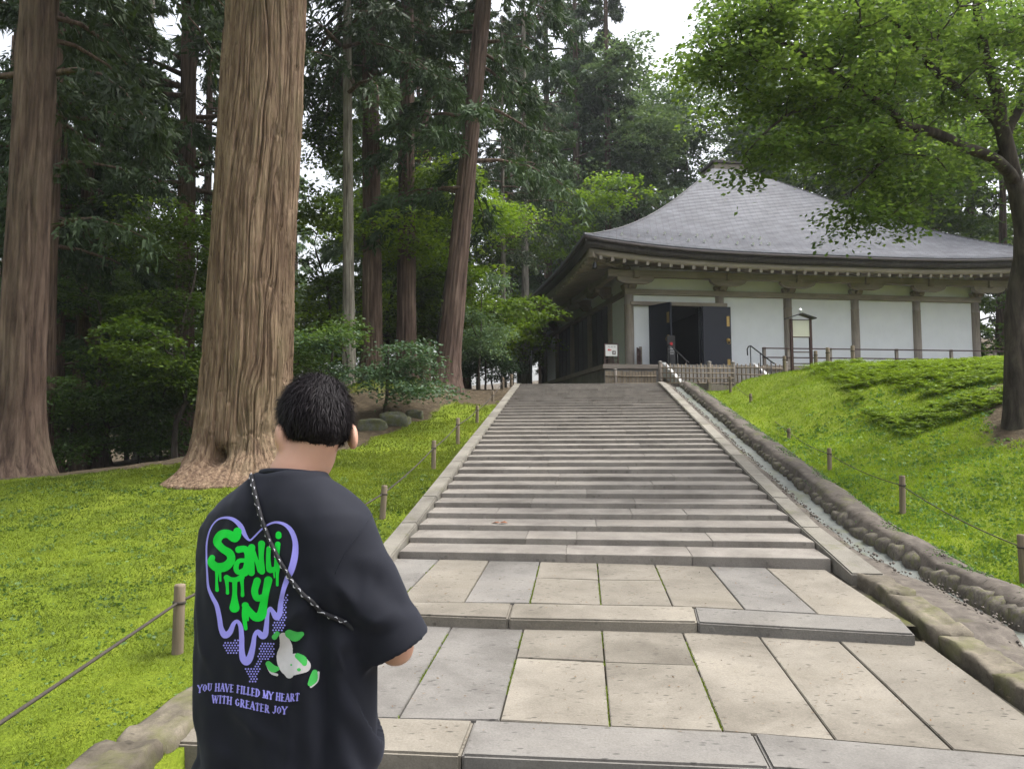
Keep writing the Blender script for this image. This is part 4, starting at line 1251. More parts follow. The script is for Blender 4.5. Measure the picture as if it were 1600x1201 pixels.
def leaf_disc(g, c, rx, rz, n, size, tbase, tilt=None, kind='quad', flat=0.45):
    """one flat layered spray of broad leaves"""
    r = np.sqrt(g.random(n)) ; a = g.random(n) * 2 * np.pi
    el = g.uniform(0.75, 1.3)
    rot = g.random() * 3
    x = r * np.cos(a) * rx * el; y = r * np.sin(a) * rx / el
    X = x * math.cos(rot) - y * math.sin(rot); Y = x * math.sin(rot) + y * math.cos(rot)
    tl = g.normal(0, 0.22, 2) if tilt is None else np.asarray(tilt)
    Z = g.normal(0, rz, n) + X * tl[0] + Y * tl[1] - 0.22 * (X * X + Y * Y) / max(rx, .1)
    pos = np.asarray(c) + np.stack([X, Y, Z], 1)
    d_ = np.stack([X, Y, 0 * X], 1) / rx + g.normal(0, 0.7, (n, 3)) * np.array([1, 1, 0.4]) + np.array([0, 0, -0.25])
    N = np.array([0, 0, 1.0]) + g.normal(0, flat, (n, 3))
    return pos, d_, N, g.uniform(0.7, 1.25, n) * size, g.uniform(0.6, 0.95, n) * size * 0.85, np.clip(tbase + g.normal(0, 0.16, n), 0, 1)
def broad_crown(seed, blobs, per, size, rdisc=(0.5, 1.1), rz=0.05, tint=(0.2, 0.9), flat=0.45):
    """blobs: (x,y,z,rx,ry,rz,ndisc)"""
    g = np.random.default_rng(seed)
    out = []; cents = []
    for (x, y, z, rx, ry, rzz, nd_) in blobs:
        for k in range(int(nd_)):
            v = g.normal(0, 1, 3); v /= np.linalg.norm(v); v *= g.random() ** 0.4
            c = np.array([x + v[0] * rx, y + v[1] * ry, z + v[2] * rzz])
            cents.append(c)
            out.append(leaf_disc(g, c, g.uniform(*rdisc), rz, per, size, g.uniform(*tint), flat=flat))
    cat = [np.concatenate([o_[i] for o_ in out]) for i in range(6)]
    return leaves(cat[0], cat[1], cat[2], cat[3], cat[4], cat[5], 'quad'), cents
def limb_path(p0, p1, g, n=7, wob=0.08, sag=0.0):
    p0 = np.asarray(p0, float); p1 = np.asarray(p1, float); L = np.linalg.norm(p1 - p0)
    w1 = g.normal(0, 1, 3) * wob * L; w2_ = g.normal(0, 1, 3) * wob * L * .5
    return [p0 + (p1 - p0) * t + w1 * math.sin(math.pi * t) + w2_ * math.sin(2 * math.pi * t) + np.array([0, 0, -sag * L * math.sin(math.pi * t)]) for t in np.linspace(0, 1, n)]

def gz(x, y): return float(terrain(np.array([float(x)]), np.array([float(y)]))[0])

# --- shared crowns for the cedars of the wood
CED = []
for s, (z0, z1, rm, nb) in enumerate(((7.0, 25, 3.6, 62), (5.0, 23, 3.2, 60), (9.0, 27, 4.0, 62), (3.5, 20, 2.9, 60))):
    v, f, t, wd = cedar_crown(100 + s, z0, z1, rm, nb, 14, 27, 1.1)
    CED.append((mesh_np('crown', v, f, MAT['cedar_leaf'], False, t), wd.mesh('branches', MAT['bark'], True)))
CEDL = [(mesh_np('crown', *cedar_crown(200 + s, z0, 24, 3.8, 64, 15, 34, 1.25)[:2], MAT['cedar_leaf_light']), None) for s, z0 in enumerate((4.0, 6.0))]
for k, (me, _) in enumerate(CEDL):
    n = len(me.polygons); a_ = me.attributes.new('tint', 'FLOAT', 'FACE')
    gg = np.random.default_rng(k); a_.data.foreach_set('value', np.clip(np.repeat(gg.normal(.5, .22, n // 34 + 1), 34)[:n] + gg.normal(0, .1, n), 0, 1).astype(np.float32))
TRUNKS = {}
def trunk_me(key, mat, **kw):
    if (key, mat) not in TRUNKS:
        v, f = trunk_arrays(**kw)
        TRUNKS[(key, mat)] = mesh_np('trunk', v, f, MAT[mat], True)
    return TRUNKS[(key, mat)]
def cedar(x, y, r, label, group, crown=0, mat='bark', h=26.0, lean=(0, 0), sc=None, rz=None, light=False, z=None, branches=True, own=None, name='cedar_tree'):
    z = gz(x, y) if z is None else z
    e = empty(name, (x, y, z)); tag(e, label, 'tree', group)
    if own is not None:
        obj_np('trunk', *own, MAT[mat], e, True)
    else:
        me = trunk_me('std', mat, h=26, r0=0.3, r1=0.06, flare=0.45, fl_h=0.5, nseg=72, nrow=90, strips=18, depth=0.10, seed=5)
        o = obj_me('trunk', me, e); o.scale = (r / 0.3, r / 0.3, h / 26.0)
        o.rotation_mode = 'ZYX'; o.rotation_euler = (-lean[1], lean[0], random.uniform(0, 6.28))
    if crown is not None:
        src = (CEDL if light else CED)[crown]
        s = sc or h / 26.0
        rr = random.uniform(0, 6.28) if rz is None else rz
        for nm, me in (('crown', src[0]), ('branches', src[1])):
            if me is None: continue
            o = obj_me(nm, me, e); o.scale = (s, s, s); o.rotation_mode = 'ZYX'; o.rotation_euler = (-lean[1], lean[0], rr)
    return e

# --- the great cedar left of the stairs
def great_trunk(h=24, nseg=560, nrow=430):
    """bark in long overlapping plates with deep fissures, roots spreading at the foot, a rotted hollow"""
    t = np.linspace(0, 1, nrow); z = -0.5 + (h + 0.5) * t ** 2.1
    th = np.linspace(0, 2 * np.pi, nseg, endpoint=False)
    Z, T = np.meshgrid(z, th, indexing='ij'); zz = np.maximum(Z, 0); k = T / (2 * np.pi)
    rad = 0.50 + (0.625 - 0.50) * (1 - zz / h)
    root = vnoise_p(k * 9, zz * 0.35, 9, 31)
    zf = np.maximum(Z, -0.05)
    rad = rad * (1 + 0.24 * np.exp(-zz / 0.8) + 1.0 * np.exp(-zf / 0.27) * np.clip(root * 1.6 - 0.3, 0.02, 1.3))
    rad = rad * (1 + 0.045 * (vnoise_p(k * 7, zz * 0.22, 7, 33) - 0.5) * 2)
    base_amt = np.exp(-zz / 0.6)
    rad = rad + 0.05 * base_amt * (vnoise_p(k * 26, zz * 7, 26, 35) - 0.5) * 2
    warp = (vnoise_p(k * 9, zz * 0.5, 9, 41) - 0.5) * 2.6 + (vnoise_p(k * 30, zz * 1.6, 30, 42) - 0.5) * 0.8
    def plates(n, seg, seed, sharp):
        p = np.mod(k * n + warp * n / 34.0, n); i = np.floor(p); f = p - i
        off = hash2(i, i * 0 + 3, seed)
        j = np.floor(zz / seg + off * 7); fj = zz / seg + off * 7 - j
        pl = hash2(i, j, seed + 1)
        pl2 = hash2(np.mod(i + 1, n), np.floor(zz / seg + hash2(np.mod(i + 1, n), i * 0 + 3, seed) * 7), seed + 1)
        w = smooth01((f - 0.8) / 0.2)
        e = np.minimum(f, 1 - f)
        return (pl * (1 - w) + pl2 * w) - (1 - smooth01(e / sharp)) * 0.9 * (0.4 + pl) - 0.5 * (1 - smooth01(np.minimum(fj, 1 - fj) / 0.02))
    rad = rad + 0.042 * plates(36, 2.3, 51, 0.2) + 0.020 * plates(92, 0.9, 61, 0.28) + 0.006 * plates(210, 0.5, 71, 0.4)
    dth = np.angle(np.exp(1j * (T - R(-98))))
    rad = rad - 0.34 * np.exp(-(dth / R(9)) ** 2 - ((zz - 0.30) / 0.12) ** 2) - 0.12 * np.exp(-(dth / R(18)) ** 2 - ((zz - 0.42) / 0.18) ** 2)
    u = zz / h
    X = 0.45 * u + 0.14 * np.sin(u * np.pi) + rad * np.cos(T); Y = 0.2 * u + rad * np.sin(T)
    v = np.stack([X, Y, Z], -1).reshape(-1, 3)
    I = np.arange(nrow * nseg).reshape(nrow, nseg); J = np.roll(I, -1, 1)
    return v, np.stack([I[:-1], J[:-1], J[1:], I[1:]], -1).reshape(-1, 4)
bx_, by_ = (379 - 800) / FPX * 12.0, 12.0
own = great_trunk()
big = cedar(bx_, by_, .6, 'huge old cedar with furrowed bark and a hollow at its flared base', None, None, 'bark_big', own=own)
big.location.z -= 0.17
v, f, t, wd = cedar_crown(301, 10.5, 25, 4.6, 60, 15, 34, 1.2)
obj_np('crown', v, f, MAT['cedar_leaf'], big, False, t).location = (0.9, 0.1, 0)
wd.build('branches', MAT['bark'], big, True, loc=(0.9, 0.1, 0))
# --- the other cedars one can single out
def trunk_at(px, d): return (px - 800) / FPX * d
L_ = [
    # px at base, d, radius, label, crown, mat, lean(x over height), h
    (30, 14.0, .40, 'stout cedar at the left edge of the picture, rising from the lawn', 0, 'bark', 0.012, 27),
    (66, 17.5, .22, 'dark cedar trunk close behind the left edge cedar', 1, 'bark', 0.005, 25),
    (545, 19.5, .15, 'thin pale brown cedar trunk right of the huge cedar', 2, 'bark_pale', -0.012, 22),
    (582, 21.5, .29, 'dark cedar trunk between the thin trunk and the reddish cedar', 2, 'bark', -0.012, 26),
    (634, 22.5, .285, 'straight reddish cedar behind the leaning one', 2, 'bark_red', 0.0, 27),
    (697, 20.5, .29, 'leaning reddish cedar beside the stairs', 1, 'bark_red', 0.098, 26),
    (125, 23.0, .24, 'dark cedar trunk between the left edge cedar and the huge cedar', 3, 'bark', 0.004, 23),
    (222, 29.0, .20, 'tall pale trunk with bare stubs, left of the huge cedar', 3, 'bark_pale', 0.0, 25),
    (318, 30.0, .20, 'slim dark cedar just left of the huge cedar', 1, 'bark', 0.0, 25),
    (787, 33.0, .13, 'slender pale trunk left of the hall, second from its eaves', 2, 'bark_pale', 0.0, 17),
    (822, 38.0, .22, 'pale trunk standing at the rear left corner of the hall', 2, 'bark_pale', 0.0, 24),
    (905, 47.0, .30, 'tall cedar rising behind the left end of the roof', 0, 'bark', 0.0, 33),
    (858, 49.0, .30, 'tall cedar behind the hall, above the middle of the left eaves', 2, 'bark', 0.0, 36),
    (955, 46.0, .28, 'tall cedar behind the left roof slope, beside the sky opening', 1, 'bark', 0.0, 31),
    (800, 44.0, .12, 'slender grey trunk behind the rear left corner of the hall', 0, 'bark_pale', 0.0, 20),
]
for px, d, r_, lab, cr, mt, ln, h in L_:
    cedar(trunk_at(px, d), d, r_, lab, None, cr, mt, h, (ln, 0))
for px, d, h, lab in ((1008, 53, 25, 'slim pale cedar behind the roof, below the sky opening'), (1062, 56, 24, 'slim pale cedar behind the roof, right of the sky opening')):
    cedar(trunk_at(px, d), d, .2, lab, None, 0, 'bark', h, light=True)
# --- the wood behind, each tree its own
random.seed(11)
ORD = ['leftmost', 'second', 'third', 'fourth', 'fifth', 'sixth', 'seventh', 'eighth', 'ninth', 'tenth', 'eleventh', 'twelfth', 'thirteenth', 'fourteenth', 'fifteenth', 'sixteenth', 'seventeenth', 'eighteenth']
def order_labels(es, tail):
    es = sorted(es, key=lambda e: e.location.x / max(e.location.y, 1.0))
    for k, e in enumerate(es):
        e['label'] = ('leftmost of ' if k == 0 else ORD[k] + ' from the left of ') + tail
def wood(n, xr, yr, label, group, lights=0.0, hr=(20, 30), rr=(.16, .32), mind=2.6, avoid=None, mats=('bark', 'bark', 'bark_red')):
    pts = []; made = []
    tries = 0
    while len(pts) < n and tries < 4000:
        tries += 1
        x = random.uniform(*xr); y = random.uniform(*yr)
        if avoid and avoid(x, y): continue
        if any((x - a) ** 2 + (y - b) ** 2 < mind ** 2 for a, b in pts): continue
        pts.append((x, y))
        li = random.random() < lights
        made.append(cedar(x, y, random.uniform(*rr), label, group, random.randrange(2 if li else 4), random.choice(mats), random.uniform(*hr), (random.uniform(-.012, .012), 0), light=li))
    order_labels(made, label)
wood(9, (-26, -7.5), (20, 32), 'the cedars in the dim wood behind left lawn', 'cedars behind the left lawn', 0.1, avoid=lambda x, y: y < 19 - x * 0.1)
wood(7, (-48, -4), (36, 56), 'the farthest cedars deep in the left wood', 'cedars deep in the wood', 0.25, (20, 30), mind=3.2)
wood(6, (-7.5, -1.0), (29, 46), 'the cedars between leaning cedar and hall', 'cedars left of the hall', 0.3, avoid=lambda x, y: x > -1.2 and y < 44, mind=2.4)
wood(13, (1, 30), (50, 66), 'the tall cedars rising behind the hall roof', 'cedars behind the hall', 0.75, (22, 30), mind=3.4, avoid=lambda x, y: 9.0 < x / y * 48 < 14.5)
wood(10, (20, 40), (16, 44), 'the cedars on the bank behind right maple', 'cedars behind the right maple', 0.5, (18, 26), mind=3.4)

# the same wood goes on behind the viewer and shades the path
random.seed(23)
wood(5, (-18, 18), (-28, -12), 'the cedars of the wood lining the lower path', 'cedars along the lower path', 0.2, (20, 28), mind=3.6, avoid=lambda x, y: abs(x) < 3.2)
# ------------------------------------------------------------------ maples and shrubs
def grow_twigs(wd, nodes, cents, g, share, r):
    """branch out from the limbs to the leaf sprays; later twigs fork from earlier ones"""
    nodes = [np.asarray(p, float) for p in nodes]
    N0 = np.array(nodes)
    order = sorted(range(len(cents)), key=lambda i: np.linalg.norm(N0 - cents[i], axis=1).min())
    for i in order:
        if g.random() > share: continue
        c = cents[i]; A_ = np.array(nodes)
        dd = np.linalg.norm(A_ - c, axis=1) + 0.6 * np.maximum(0, A_[:, 2] - c[2])
        q = nodes[int(dd.argmin())]; L = np.linalg.norm(c - q)
        rr = min(r, .006 + .014 * L)
        P_ = limb_path(q, c, g, 5, 0.08)
        wd.tube(P_, [rr, rr * .85, rr * .65, rr * .45, rr * .2], 5, False)
        nodes += P_[1:4]
def maple(x, y, label, group, blobs, per, size, mat, stems, seed, z=None, name='maple_tree', rdisc=(0.45, 1.0), bark='bark_maple', tint=(.2, .9), twigs=0.5):
    z = gz(x, y) if z is None else z
    e = empty(name, (x, y, z)); tag(e, label, 'tree' if 'tree' in name else 'shrub', group)
    g = np.random.default_rng(seed)
    (v, f, t), cents = broad_crown(seed, blobs, per, size, rdisc, tint=tint)
    obj_np('crown', v, f, MAT[mat], e, False, t)
    wd = MB()
    nodes = []
    for st_ in stems:
        pts = st_['pts']; rs_ = st_['r']
        P_ = []
        for i in range(len(pts) - 1):
            P_ += limb_path(pts[i], pts[i + 1], g, 6, 0.03)[:-1]
        P_.append(np.asarray(pts[-1], float))
        rad = np.interp(np.linspace(0, 1, len(P_)), np.linspace(0, 1, len(rs_)), rs_)
        wd.tube(P_, list(rad), 9)
        nodes += P_[len(P_) // 3:]
    nodes = np.array(nodes)
    grow_twigs(wd, nodes, cents, g, twigs, .022)
    wd.build('trunk', MAT[bark], e, True)
    return e
def std_blobs(g, h0, h1, r, n, nd_):
    return [(g.normal(0, r * .5), g.normal(0, r * .5), h0 + (h1 - h0) * g.random(), r * g.uniform(.35, .6), r * g.uniform(.35, .6), (h1 - h0) * .12, nd_) for _ in range(n)]
# shared understorey maples
UM = []
for s in range(3):
    g = np.random.default_rng(400 + s)
    (v, f, t), cents = broad_crown(400 + s, std_blobs(g, 2.2, 7.0, 3.0, 9, 13), 150, 0.125, (0.5, 1.1), 0.05)
    wd = MB()
    base = [(0, 0, -.3), (0.1, .05, 1.2), (0.3 * math.cos(s), .3 * math.sin(s), 3.0), (0.5 * math.cos(s * 2), .4, 5.6)]
    tr = limb_path(base[0], base[1], g, 4, .02)[:-1] + limb_path(base[1], base[2], g, 4, .05)[:-1] + limb_path(base[2], base[3], g, 5, .05)
    wd.tube(tr, list(np.linspace(.10, .03, len(tr))), 8)
    nodes = np.array(tr[3:])
    grow_twigs(wd, nodes, cents, g, .6, .032)
    UM.append((v, f, t, wd.mesh('trunk', MAT['bark_maple'], True)))
UMM = {}
def under(x, y, label, group, k, mat, sc=1.0, rz=None, z=None):
    if (k, mat) not in UMM:
        UMM[(k, mat)] = mesh_np('crown', UM[k][0], UM[k][1], MAT[mat], False, UM[k][2])
    e = empty('maple_tree', (x, y, gz(x, y) if z is None else z), random.uniform(0, 6.28) if rz is None else rz)
    e.scale = (sc, sc, sc)
    tag(e, label, 'tree', group)
    obj_me('crown', UMM[(k, mat)], e); obj_me('trunk', UM[k][3], e)
    return e
random.seed(5)
MADE = []
GB = 'maples under the cedars of the left wood'
for i, (px, d, sc, mt) in enumerate(((170, 19.5, .80, 'maple_leaf_dark'), (275, 18.5, .85, 'maple_leaf'), (95, 26, 1.0, 'maple_leaf'), (300, 26, 1.05, 'maple_leaf_dark'), (200, 33, 1.2, 'maple_leaf'),
                                    (20, 22, .9, 'maple_leaf_dark'))):
    MADE.append(under(trunk_at(px, d), d, 'x', GB, i % 3, mt, sc))
order_labels(MADE, 'the maples between left edge cedar and huge cedar'); MADE = []
for i, (px, d, sc, mt) in enumerate(((500, 24, 1.0, 'maple_leaf'), (610, 27, 1.15, 'maple_leaf_bright'), (680, 24, 1.0, 'maple_leaf'), (560, 33, 1.25, 'maple_leaf'), (690, 33, 1.3, 'maple_leaf_bright'))):
    MADE.append(under(trunk_at(px, d), d, 'x', 'maples behind the leaning cedar', (i + 1) % 3, mt, sc))
order_labels(MADE, 'the maples behind the trunks right of huge cedar')
under(trunk_at(712, 27), 27, 'light green maple whose leaves reach the left eaves of the hall', None, 1, 'maple_leaf_bright', 0.95, 2.0)
under(trunk_at(850, 44), 44, 'bright green maple behind the left eaves, rising to roof height', None, 0, 'maple_leaf_bright', 1.6, 1.0)
under(trunk_at(745, 40), 40, 'soft green maple in the gap between leaning cedar and hall', None, 2, 'maple_leaf', 1.4)
MADE = []
random.seed(31)
for i in range(11):
    d = random.uniform(30, 46); px = -60 + 62 * i + random.uniform(-20, 20)
    MADE.append(under(trunk_at(px, d), d, 'x', 'far maples filling the left wood', i % 3, 'maple_leaf_dark' if i % 3 else 'maple_leaf', random.uniform(.8, 1.15)))
order_labels(MADE, 'the far maples filling the gaps of left wood')
# tall pale broadleaf trees behind the hall
TB = []
def tall(px, d, label, mat, seed, h0, h1, r, n):
    x = trunk_at(px, d)
    g = np.random.default_rng(seed)
    blobs = std_blobs(g, h0, h1, r, n, 11)
    z = gz(x, d)
    maple(x, d, label, None, blobs, 110, 0.24, mat, [dict(pts=[(0, 0, -.4), (.2, 0, h0 * .8), (.3, .1, h1 * .8)], r=[.34, .24, .06])], seed, z, 'broadleaf_tree', (0.9, 1.8), 'bark', twigs=0.25)
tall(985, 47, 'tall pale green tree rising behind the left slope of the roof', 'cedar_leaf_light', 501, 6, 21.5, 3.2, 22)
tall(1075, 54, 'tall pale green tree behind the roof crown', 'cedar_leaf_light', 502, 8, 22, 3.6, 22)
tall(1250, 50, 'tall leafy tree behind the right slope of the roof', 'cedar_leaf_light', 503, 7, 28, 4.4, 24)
tall(1400, 44, 'tall leafy tree behind the right maple, left one', 'maple_leaf_dark', 504, 4, 24, 4.4, 22)
tall(1330, 46, 'leafy tree right of the roof crown, behind the maple branches', 'maple_leaf_dark', 507, 6, 27, 4.4, 22)
tall(1480, 40, 'leafy tree behind the maple trunk, second from the picture edge', 'maple_leaf', 508, 4, 22, 4.2, 20)
tall(1560, 34, 'leafy tree behind the right maple at the picture edge', 'maple_leaf', 505, 2.5, 17, 3.8, 20)
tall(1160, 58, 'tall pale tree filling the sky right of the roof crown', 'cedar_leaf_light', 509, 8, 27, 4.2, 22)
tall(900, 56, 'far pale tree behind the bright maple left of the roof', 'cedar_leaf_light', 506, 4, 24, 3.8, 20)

# --- the maple on the right, overhanging the lawn and the roof
mx_, my_ = 7.55, 11.6
mz_ = gz(mx_, my_)
def loc(px, py, d):
    p = at(px, py, d); return (p[0] - mx_, p[1] - my_, p[2] - mz_)
ST = [dict(pts=[(0, 0, -.4), (0.12, 0, 1.2), loc(1590, 300, 11.4), loc(1562, 190, 11.2), loc(1540, 90, 10.8), loc(1520, -60, 10.4)], r=[.24, .17, .13, .10, .07, .04]),
      dict(pts=[loc(1590, 290, 11.4), loc(1500, 228, 10.8), loc(1410, 196, 10.4), loc(1320, 130, 9.9), loc(1235, 70, 9.4), loc(1160, 60, 9.0)], r=[.09, .075, .06, .045, .03, .012]),
      dict(pts=[loc(1565, 200, 11.2), loc(1470, 120, 10.6), loc(1380, 20, 10.0), loc(1300, -60, 9.6)], r=[.07, .05, .035, .02]),
      dict(pts=[loc(1568, 240, 11.3), loc(1620, 120, 11.6), loc(1660, 0, 12.0)], r=[.08, .06, .03]),
      dict(pts=[loc(1440, 210, 10.5), loc(1380, 250, 10.2), loc(1330, 300, 10.0)], r=[.035, .025, .01]),
      dict(pts=[loc(1330, 140, 9.9), loc(1240, 175, 9.6), loc(1165, 240, 9.3)], r=[.03, .02, .008])]
def B(px, py, d, rx, ry, rz, n):
    c = loc(px, py, d); return (c[0], c[1], c[2], rx, ry, rz, n)
blobs = [B(1120, 90, 9.0, .45, .7, .2, 12), B(1170, 50, 9.1, .6, .9, .3, 22), B(1210, 0, 9.2, .7, 1.0, .4, 28), B(1170, 130, 9.4, .8, 1.0, .35, 30), B(1280, 50, 9.6, .9, 1.2, .5, 40), B(1380, 50, 10.0, .9, 1.2, .55, 40),
         B(1480, 40, 10.4, .9, 1.2, .55, 38), B(1580, 60, 10.8, .9, 1.2, .6, 34), B(1270, 150, 9.8, .9, 1.1, .4, 34), B(1370, 150, 10.2, .9, 1.1, .4, 32), B(1480, 140, 10.6, .8, 1.1, .4, 26),
         B(1265, 222, 9.7, .6, .8, .18, 18), B(1205, 240, 9.5, .35, .5, .12, 8), B(1160, 262, 9.4, .16, .3, .06, 3), B(1345, 240, 10.1, .7, .8, .28, 24), B(1390, 320, 10.3, .45, .6, .42, 24), B(1440, 280, 10.6, .55, .7, .36, 20),
         B(1335, 350, 10.1, .22, .35, .30, 9), B(1520, 240, 11.8, .7, .7, .4, 16), B(1610, 170, 11.6, .7, .9, .5, 18), B(1400, -70, 10.0, 1.8, 1.4, .5, 34), B(1640, 0, 11.2, 1.0, 1.2, .7, 26), B(1330, -40, 12.5, 1.6, 1.4, .6, 26), B(1500, 180, 13.0, 1.0, .8, .6, 18)]
rm = maple(mx_, my_, 'spreading maple on the right bank, its branches overhanging the hall roof', None, blobs, 74, 0.076, 'maple_leaf_right', ST, 601, mz_, rdisc=(0.24, 0.55), tint=(.05, .95), twigs=0.8)

# --- shrubs at the edge of the wood
def shrub(px, d, label, mat, h, r, n, size, seed, py=None):
    x = trunk_at(px, d); g = np.random.default_rng(seed)
    blobs = std_blobs(g, h * .3, h, r, n, 7)
    maple(x, d, label, None, blobs, 100, size, mat, [dict(pts=[(0, 0, -.2), (.05, 0, h * .5), (.1, 0, h * .9)], r=[.04, .03, .01])], seed, None, 'leafy_shrub', (0.3, 0.7), twigs=.5)
shrub(600, 16.0, 'dark blue green shrub in front of the straight reddish cedar', 'shrub_leaf', 1.7, 1.1, 8, .085, 701)
shrub(510, 16.5, 'dark green shrub between huge cedar and thin trunk', 'maple_leaf_dark', 2.0, 1.2, 8, .085, 702)
shrub(757, 27, 'pale green rounded shrub left of the top of the stairs', 'shrub_leaf', 2.0, 1.1, 8, .10, 703)
shrub(768, 31, 'feathery green shrub by the rear left corner of the hall', 'shrub_leaf', 2.6, 1.0, 8, .11, 704)
shrub(110, 18.5, 'dark understorey shrub between the left edge trunks', 'maple_leaf_dark', 2.6, 1.3, 8, .09, 705)
shrub(250, 20, 'low dark shrub left of the foot of the huge cedar', 'maple_leaf_dark', 2.0, 1.4, 8, .09, 706)
for i_, px_ in enumerate((60, 140, 215, 290)):
    shrub(px_, 23 + 2.0 * (i_ % 2), ('leftmost', 'second from the left', 'third from the left', 'rightmost')[i_] + ' of the dark shrubs behind the left lawn', 'maple_leaf_dark', 2.4, 1.7, 10, .11, 720 + i_)
shrub(748, 22.5, 'dark evergreen bush behind the leaning cedar', 'cedar_leaf_light', 3.2, .8, 8, .085, 707)
# boulders by the mound behind the leaning cedar
for i, (px, py, d, s) in enumerate(((618, 632, 15.6, .26), (583, 640, 15.2, .22), (648, 626, 16.4, .16))):
    p = at(px, py, d)
    o = obj_me('mossy_boulder', boulder_mesh('mossy_boulder', 20 + i, MAT['boulder'], 1.2, 1, .75, 3, .25), None, (p[0], d, gz(p[0], d) + s * .05))
    o.scale = (s, s, s)
    tag(o, ('largest mossy boulder left of the leaning cedar', 'mossy boulder at the far left of the three by the mound', 'smallest mossy boulder nearest the leaning cedar')[i], 'boulder', 'boulders by the mound')
# ------------------------------------------------------------------ moss, grass and ground cover (nobody could count it)
MAT['moss'] = leaf_mat('moss_tips', (0.078, 0.118, 0.012), (0.205, 0.27, 0.024), 0.35, 0.7)
MAT['grass_bright'] = leaf_mat('bright_grass', (0.105, 0.165, 0.012), (0.245, 0.34, 0.022), 0.4, 0.55)
MAT['clover'] = leaf_mat('clover', (0.05, 0.11, 0.03), (0.14, 0.25, 0.07), 0.3, 0.5)
MAT['fern'] = leaf_mat('fern_fronds', (0.075, 0.13, 0.012), (0.21, 0.31, 0.025), 0.4, 0.5)
def grass(n, sample, name, mat, L, Wd, label, seed, keep=0.5, up=1.0, spread=0.5, kind='tri'):
    g = np.random.default_rng(seed)
    x, y = sample(g, n)
    a, b = to_uv(x, y)
    ok = ((b < B_L - 0.03) | (b > B_R - 0.10))
    c = cover(x, y)
    ok &= (c + (fbm(x * 3, y * 3, 77, 3) - .5) * 0.7) > keep
    x, y = x[ok], y[ok]
    # clump
    z = terrain(x, y)
    n = len(x)
    P = np.stack([x, y, z - 0.004], 1)
    D = np.stack([g.normal(0, spread, n), g.normal(0, spread, n), np.full(n, up)], 1)
    N = g.normal(0, 1, (n, 3))
    d = np.maximum(y, 2.0)
    gr = np.clip(d / 5.0, 0.8, 2.6)
    clump = 0.6 + 0.8 * fbm(x * 5, y * 5, 55, 3)
    t = np.clip(fbm(x * 1.3, y * 1.3, 66, 4) * 1.3 - .15 + g.normal(0, .15, n), 0, 1)
    v, f, t = leaves(P, D, N, g.uniform(*L, n) * clump * gr ** 0.5, g.uniform(*Wd, n) * gr ** 1.0, t, kind)
    o = obj_np(name, v, f, mat, None, False, t)
    tag(o, label, kind='stuff')
    return o
def left_near(g, n):
    d = 2.2 + 11.5 * g.random(n) ** 1.35
    px = g.uniform(-180, 830, n)
    return (px - 800) / FPX * d, d
def left_far(g, n):
    d = 9 + 13 * g.random(n); px = g.uniform(440, 830, n)
    return (px - 800) / FPX * d, d
grass(260000, left_near, 'moss_lawn', MAT['moss'], (.014, .032), (.004, .008), 'short bright green moss on the left lawn', 1, .42, 1.0, .8)
grass(70000, left_far, 'moss_bank', MAT['moss'], (.018, .038), (.005, .009), 'short green moss on the left bank along the stairs', 2, .45, 1.0, .8)
def right_area(g, n):
    d = 5.5 + 17.5 * g.random(n) ** 1.1
    px = g.uniform(1060, 1680, n)
    return (px - 800) / FPX * d, d
grass(200000, right_area, 'grass_lawn', MAT['grass_bright'], (.018, .045), (.004, .008), 'short bright grass on the right lawn and crest', 3, .40, 1.0, .75)
def clov(g, n):
    k = n // 12
    d = 2.6 + 9 * g.random(k) ** 1.2; px = g.uniform(-100, 760, k)
    x = (px - 800) / FPX * d
    x = np.repeat(x, 12) + g.normal(0, .06, k * 12); y = np.repeat(d, 12) + g.normal(0, .06, k * 12)
    return x, y
grass(9000, clov, 'clover_patches', MAT['clover'], (.02, .035), (.018, .03), 'small round leaved weeds scattered in the left moss', 4, .45, .35, 1.0, 'quad')
def clov_r(g, n):
    k = n // 12
    d = 6.0 + 10 * g.random(k) ** 1.2; px = g.uniform(1200, 1650, k)
    x = (px - 800) / FPX * d
    x = np.repeat(x, 12) + g.normal(0, .08, k * 12); y = np.repeat(d, 12) + g.normal(0, .08, k * 12)
    return x, y
grass(16000, clov_r, 'weed_patches', MAT['clover'], (.02, .04), (.018, .03), 'small round leaved weeds scattered in the right lawn', 5, .3, .4, 1.0, 'quad')
def kerb(g, n):
    k = n // 10
    a = g.uniform(-3.5, 15.5, k); b = g.uniform(2.68, 3.05, k) + .28 * smooth01((1.6 - a) / 2.6)
    a = np.repeat(a, 10) + g.normal(0, .05, k * 10); b = np.repeat(b, 10) + g.normal(0, .03, k * 10)
    w_ = np.array([OX, OY]) + a[:, None] * U + b[:, None] * V
    return w_[:, 0], w_[:, 1]
g5 = np.random.default_rng(55)
kx, ky = kerb(g5, 9000); ka, kb = to_uv(kx, ky)
kz = S(ka) + np.interp(kb - .28 * smooth01((1.6 - ka) / 2.6), [2.64, 2.70, 2.78, 2.88, 3.05], [.0, .035, .045, .03, -.06])
nk = len(kx)
v, f, t = leaves(np.stack([kx, ky, kz - .004], 1), np.stack([g5.normal(0, .8, nk), g5.normal(0, .8, nk), np.full(nk, .7)], 1), g5.normal(0, 1, (nk, 3)), g5.uniform(.012, .035, nk), g5.uniform(.006, .014, nk), g5.random(nk), 'quad')
tag(obj_np('kerb_weeds', v, f, MAT['clover'], None, False, t), 'small weeds growing on the earth kerb beside the drain', kind='stuff')
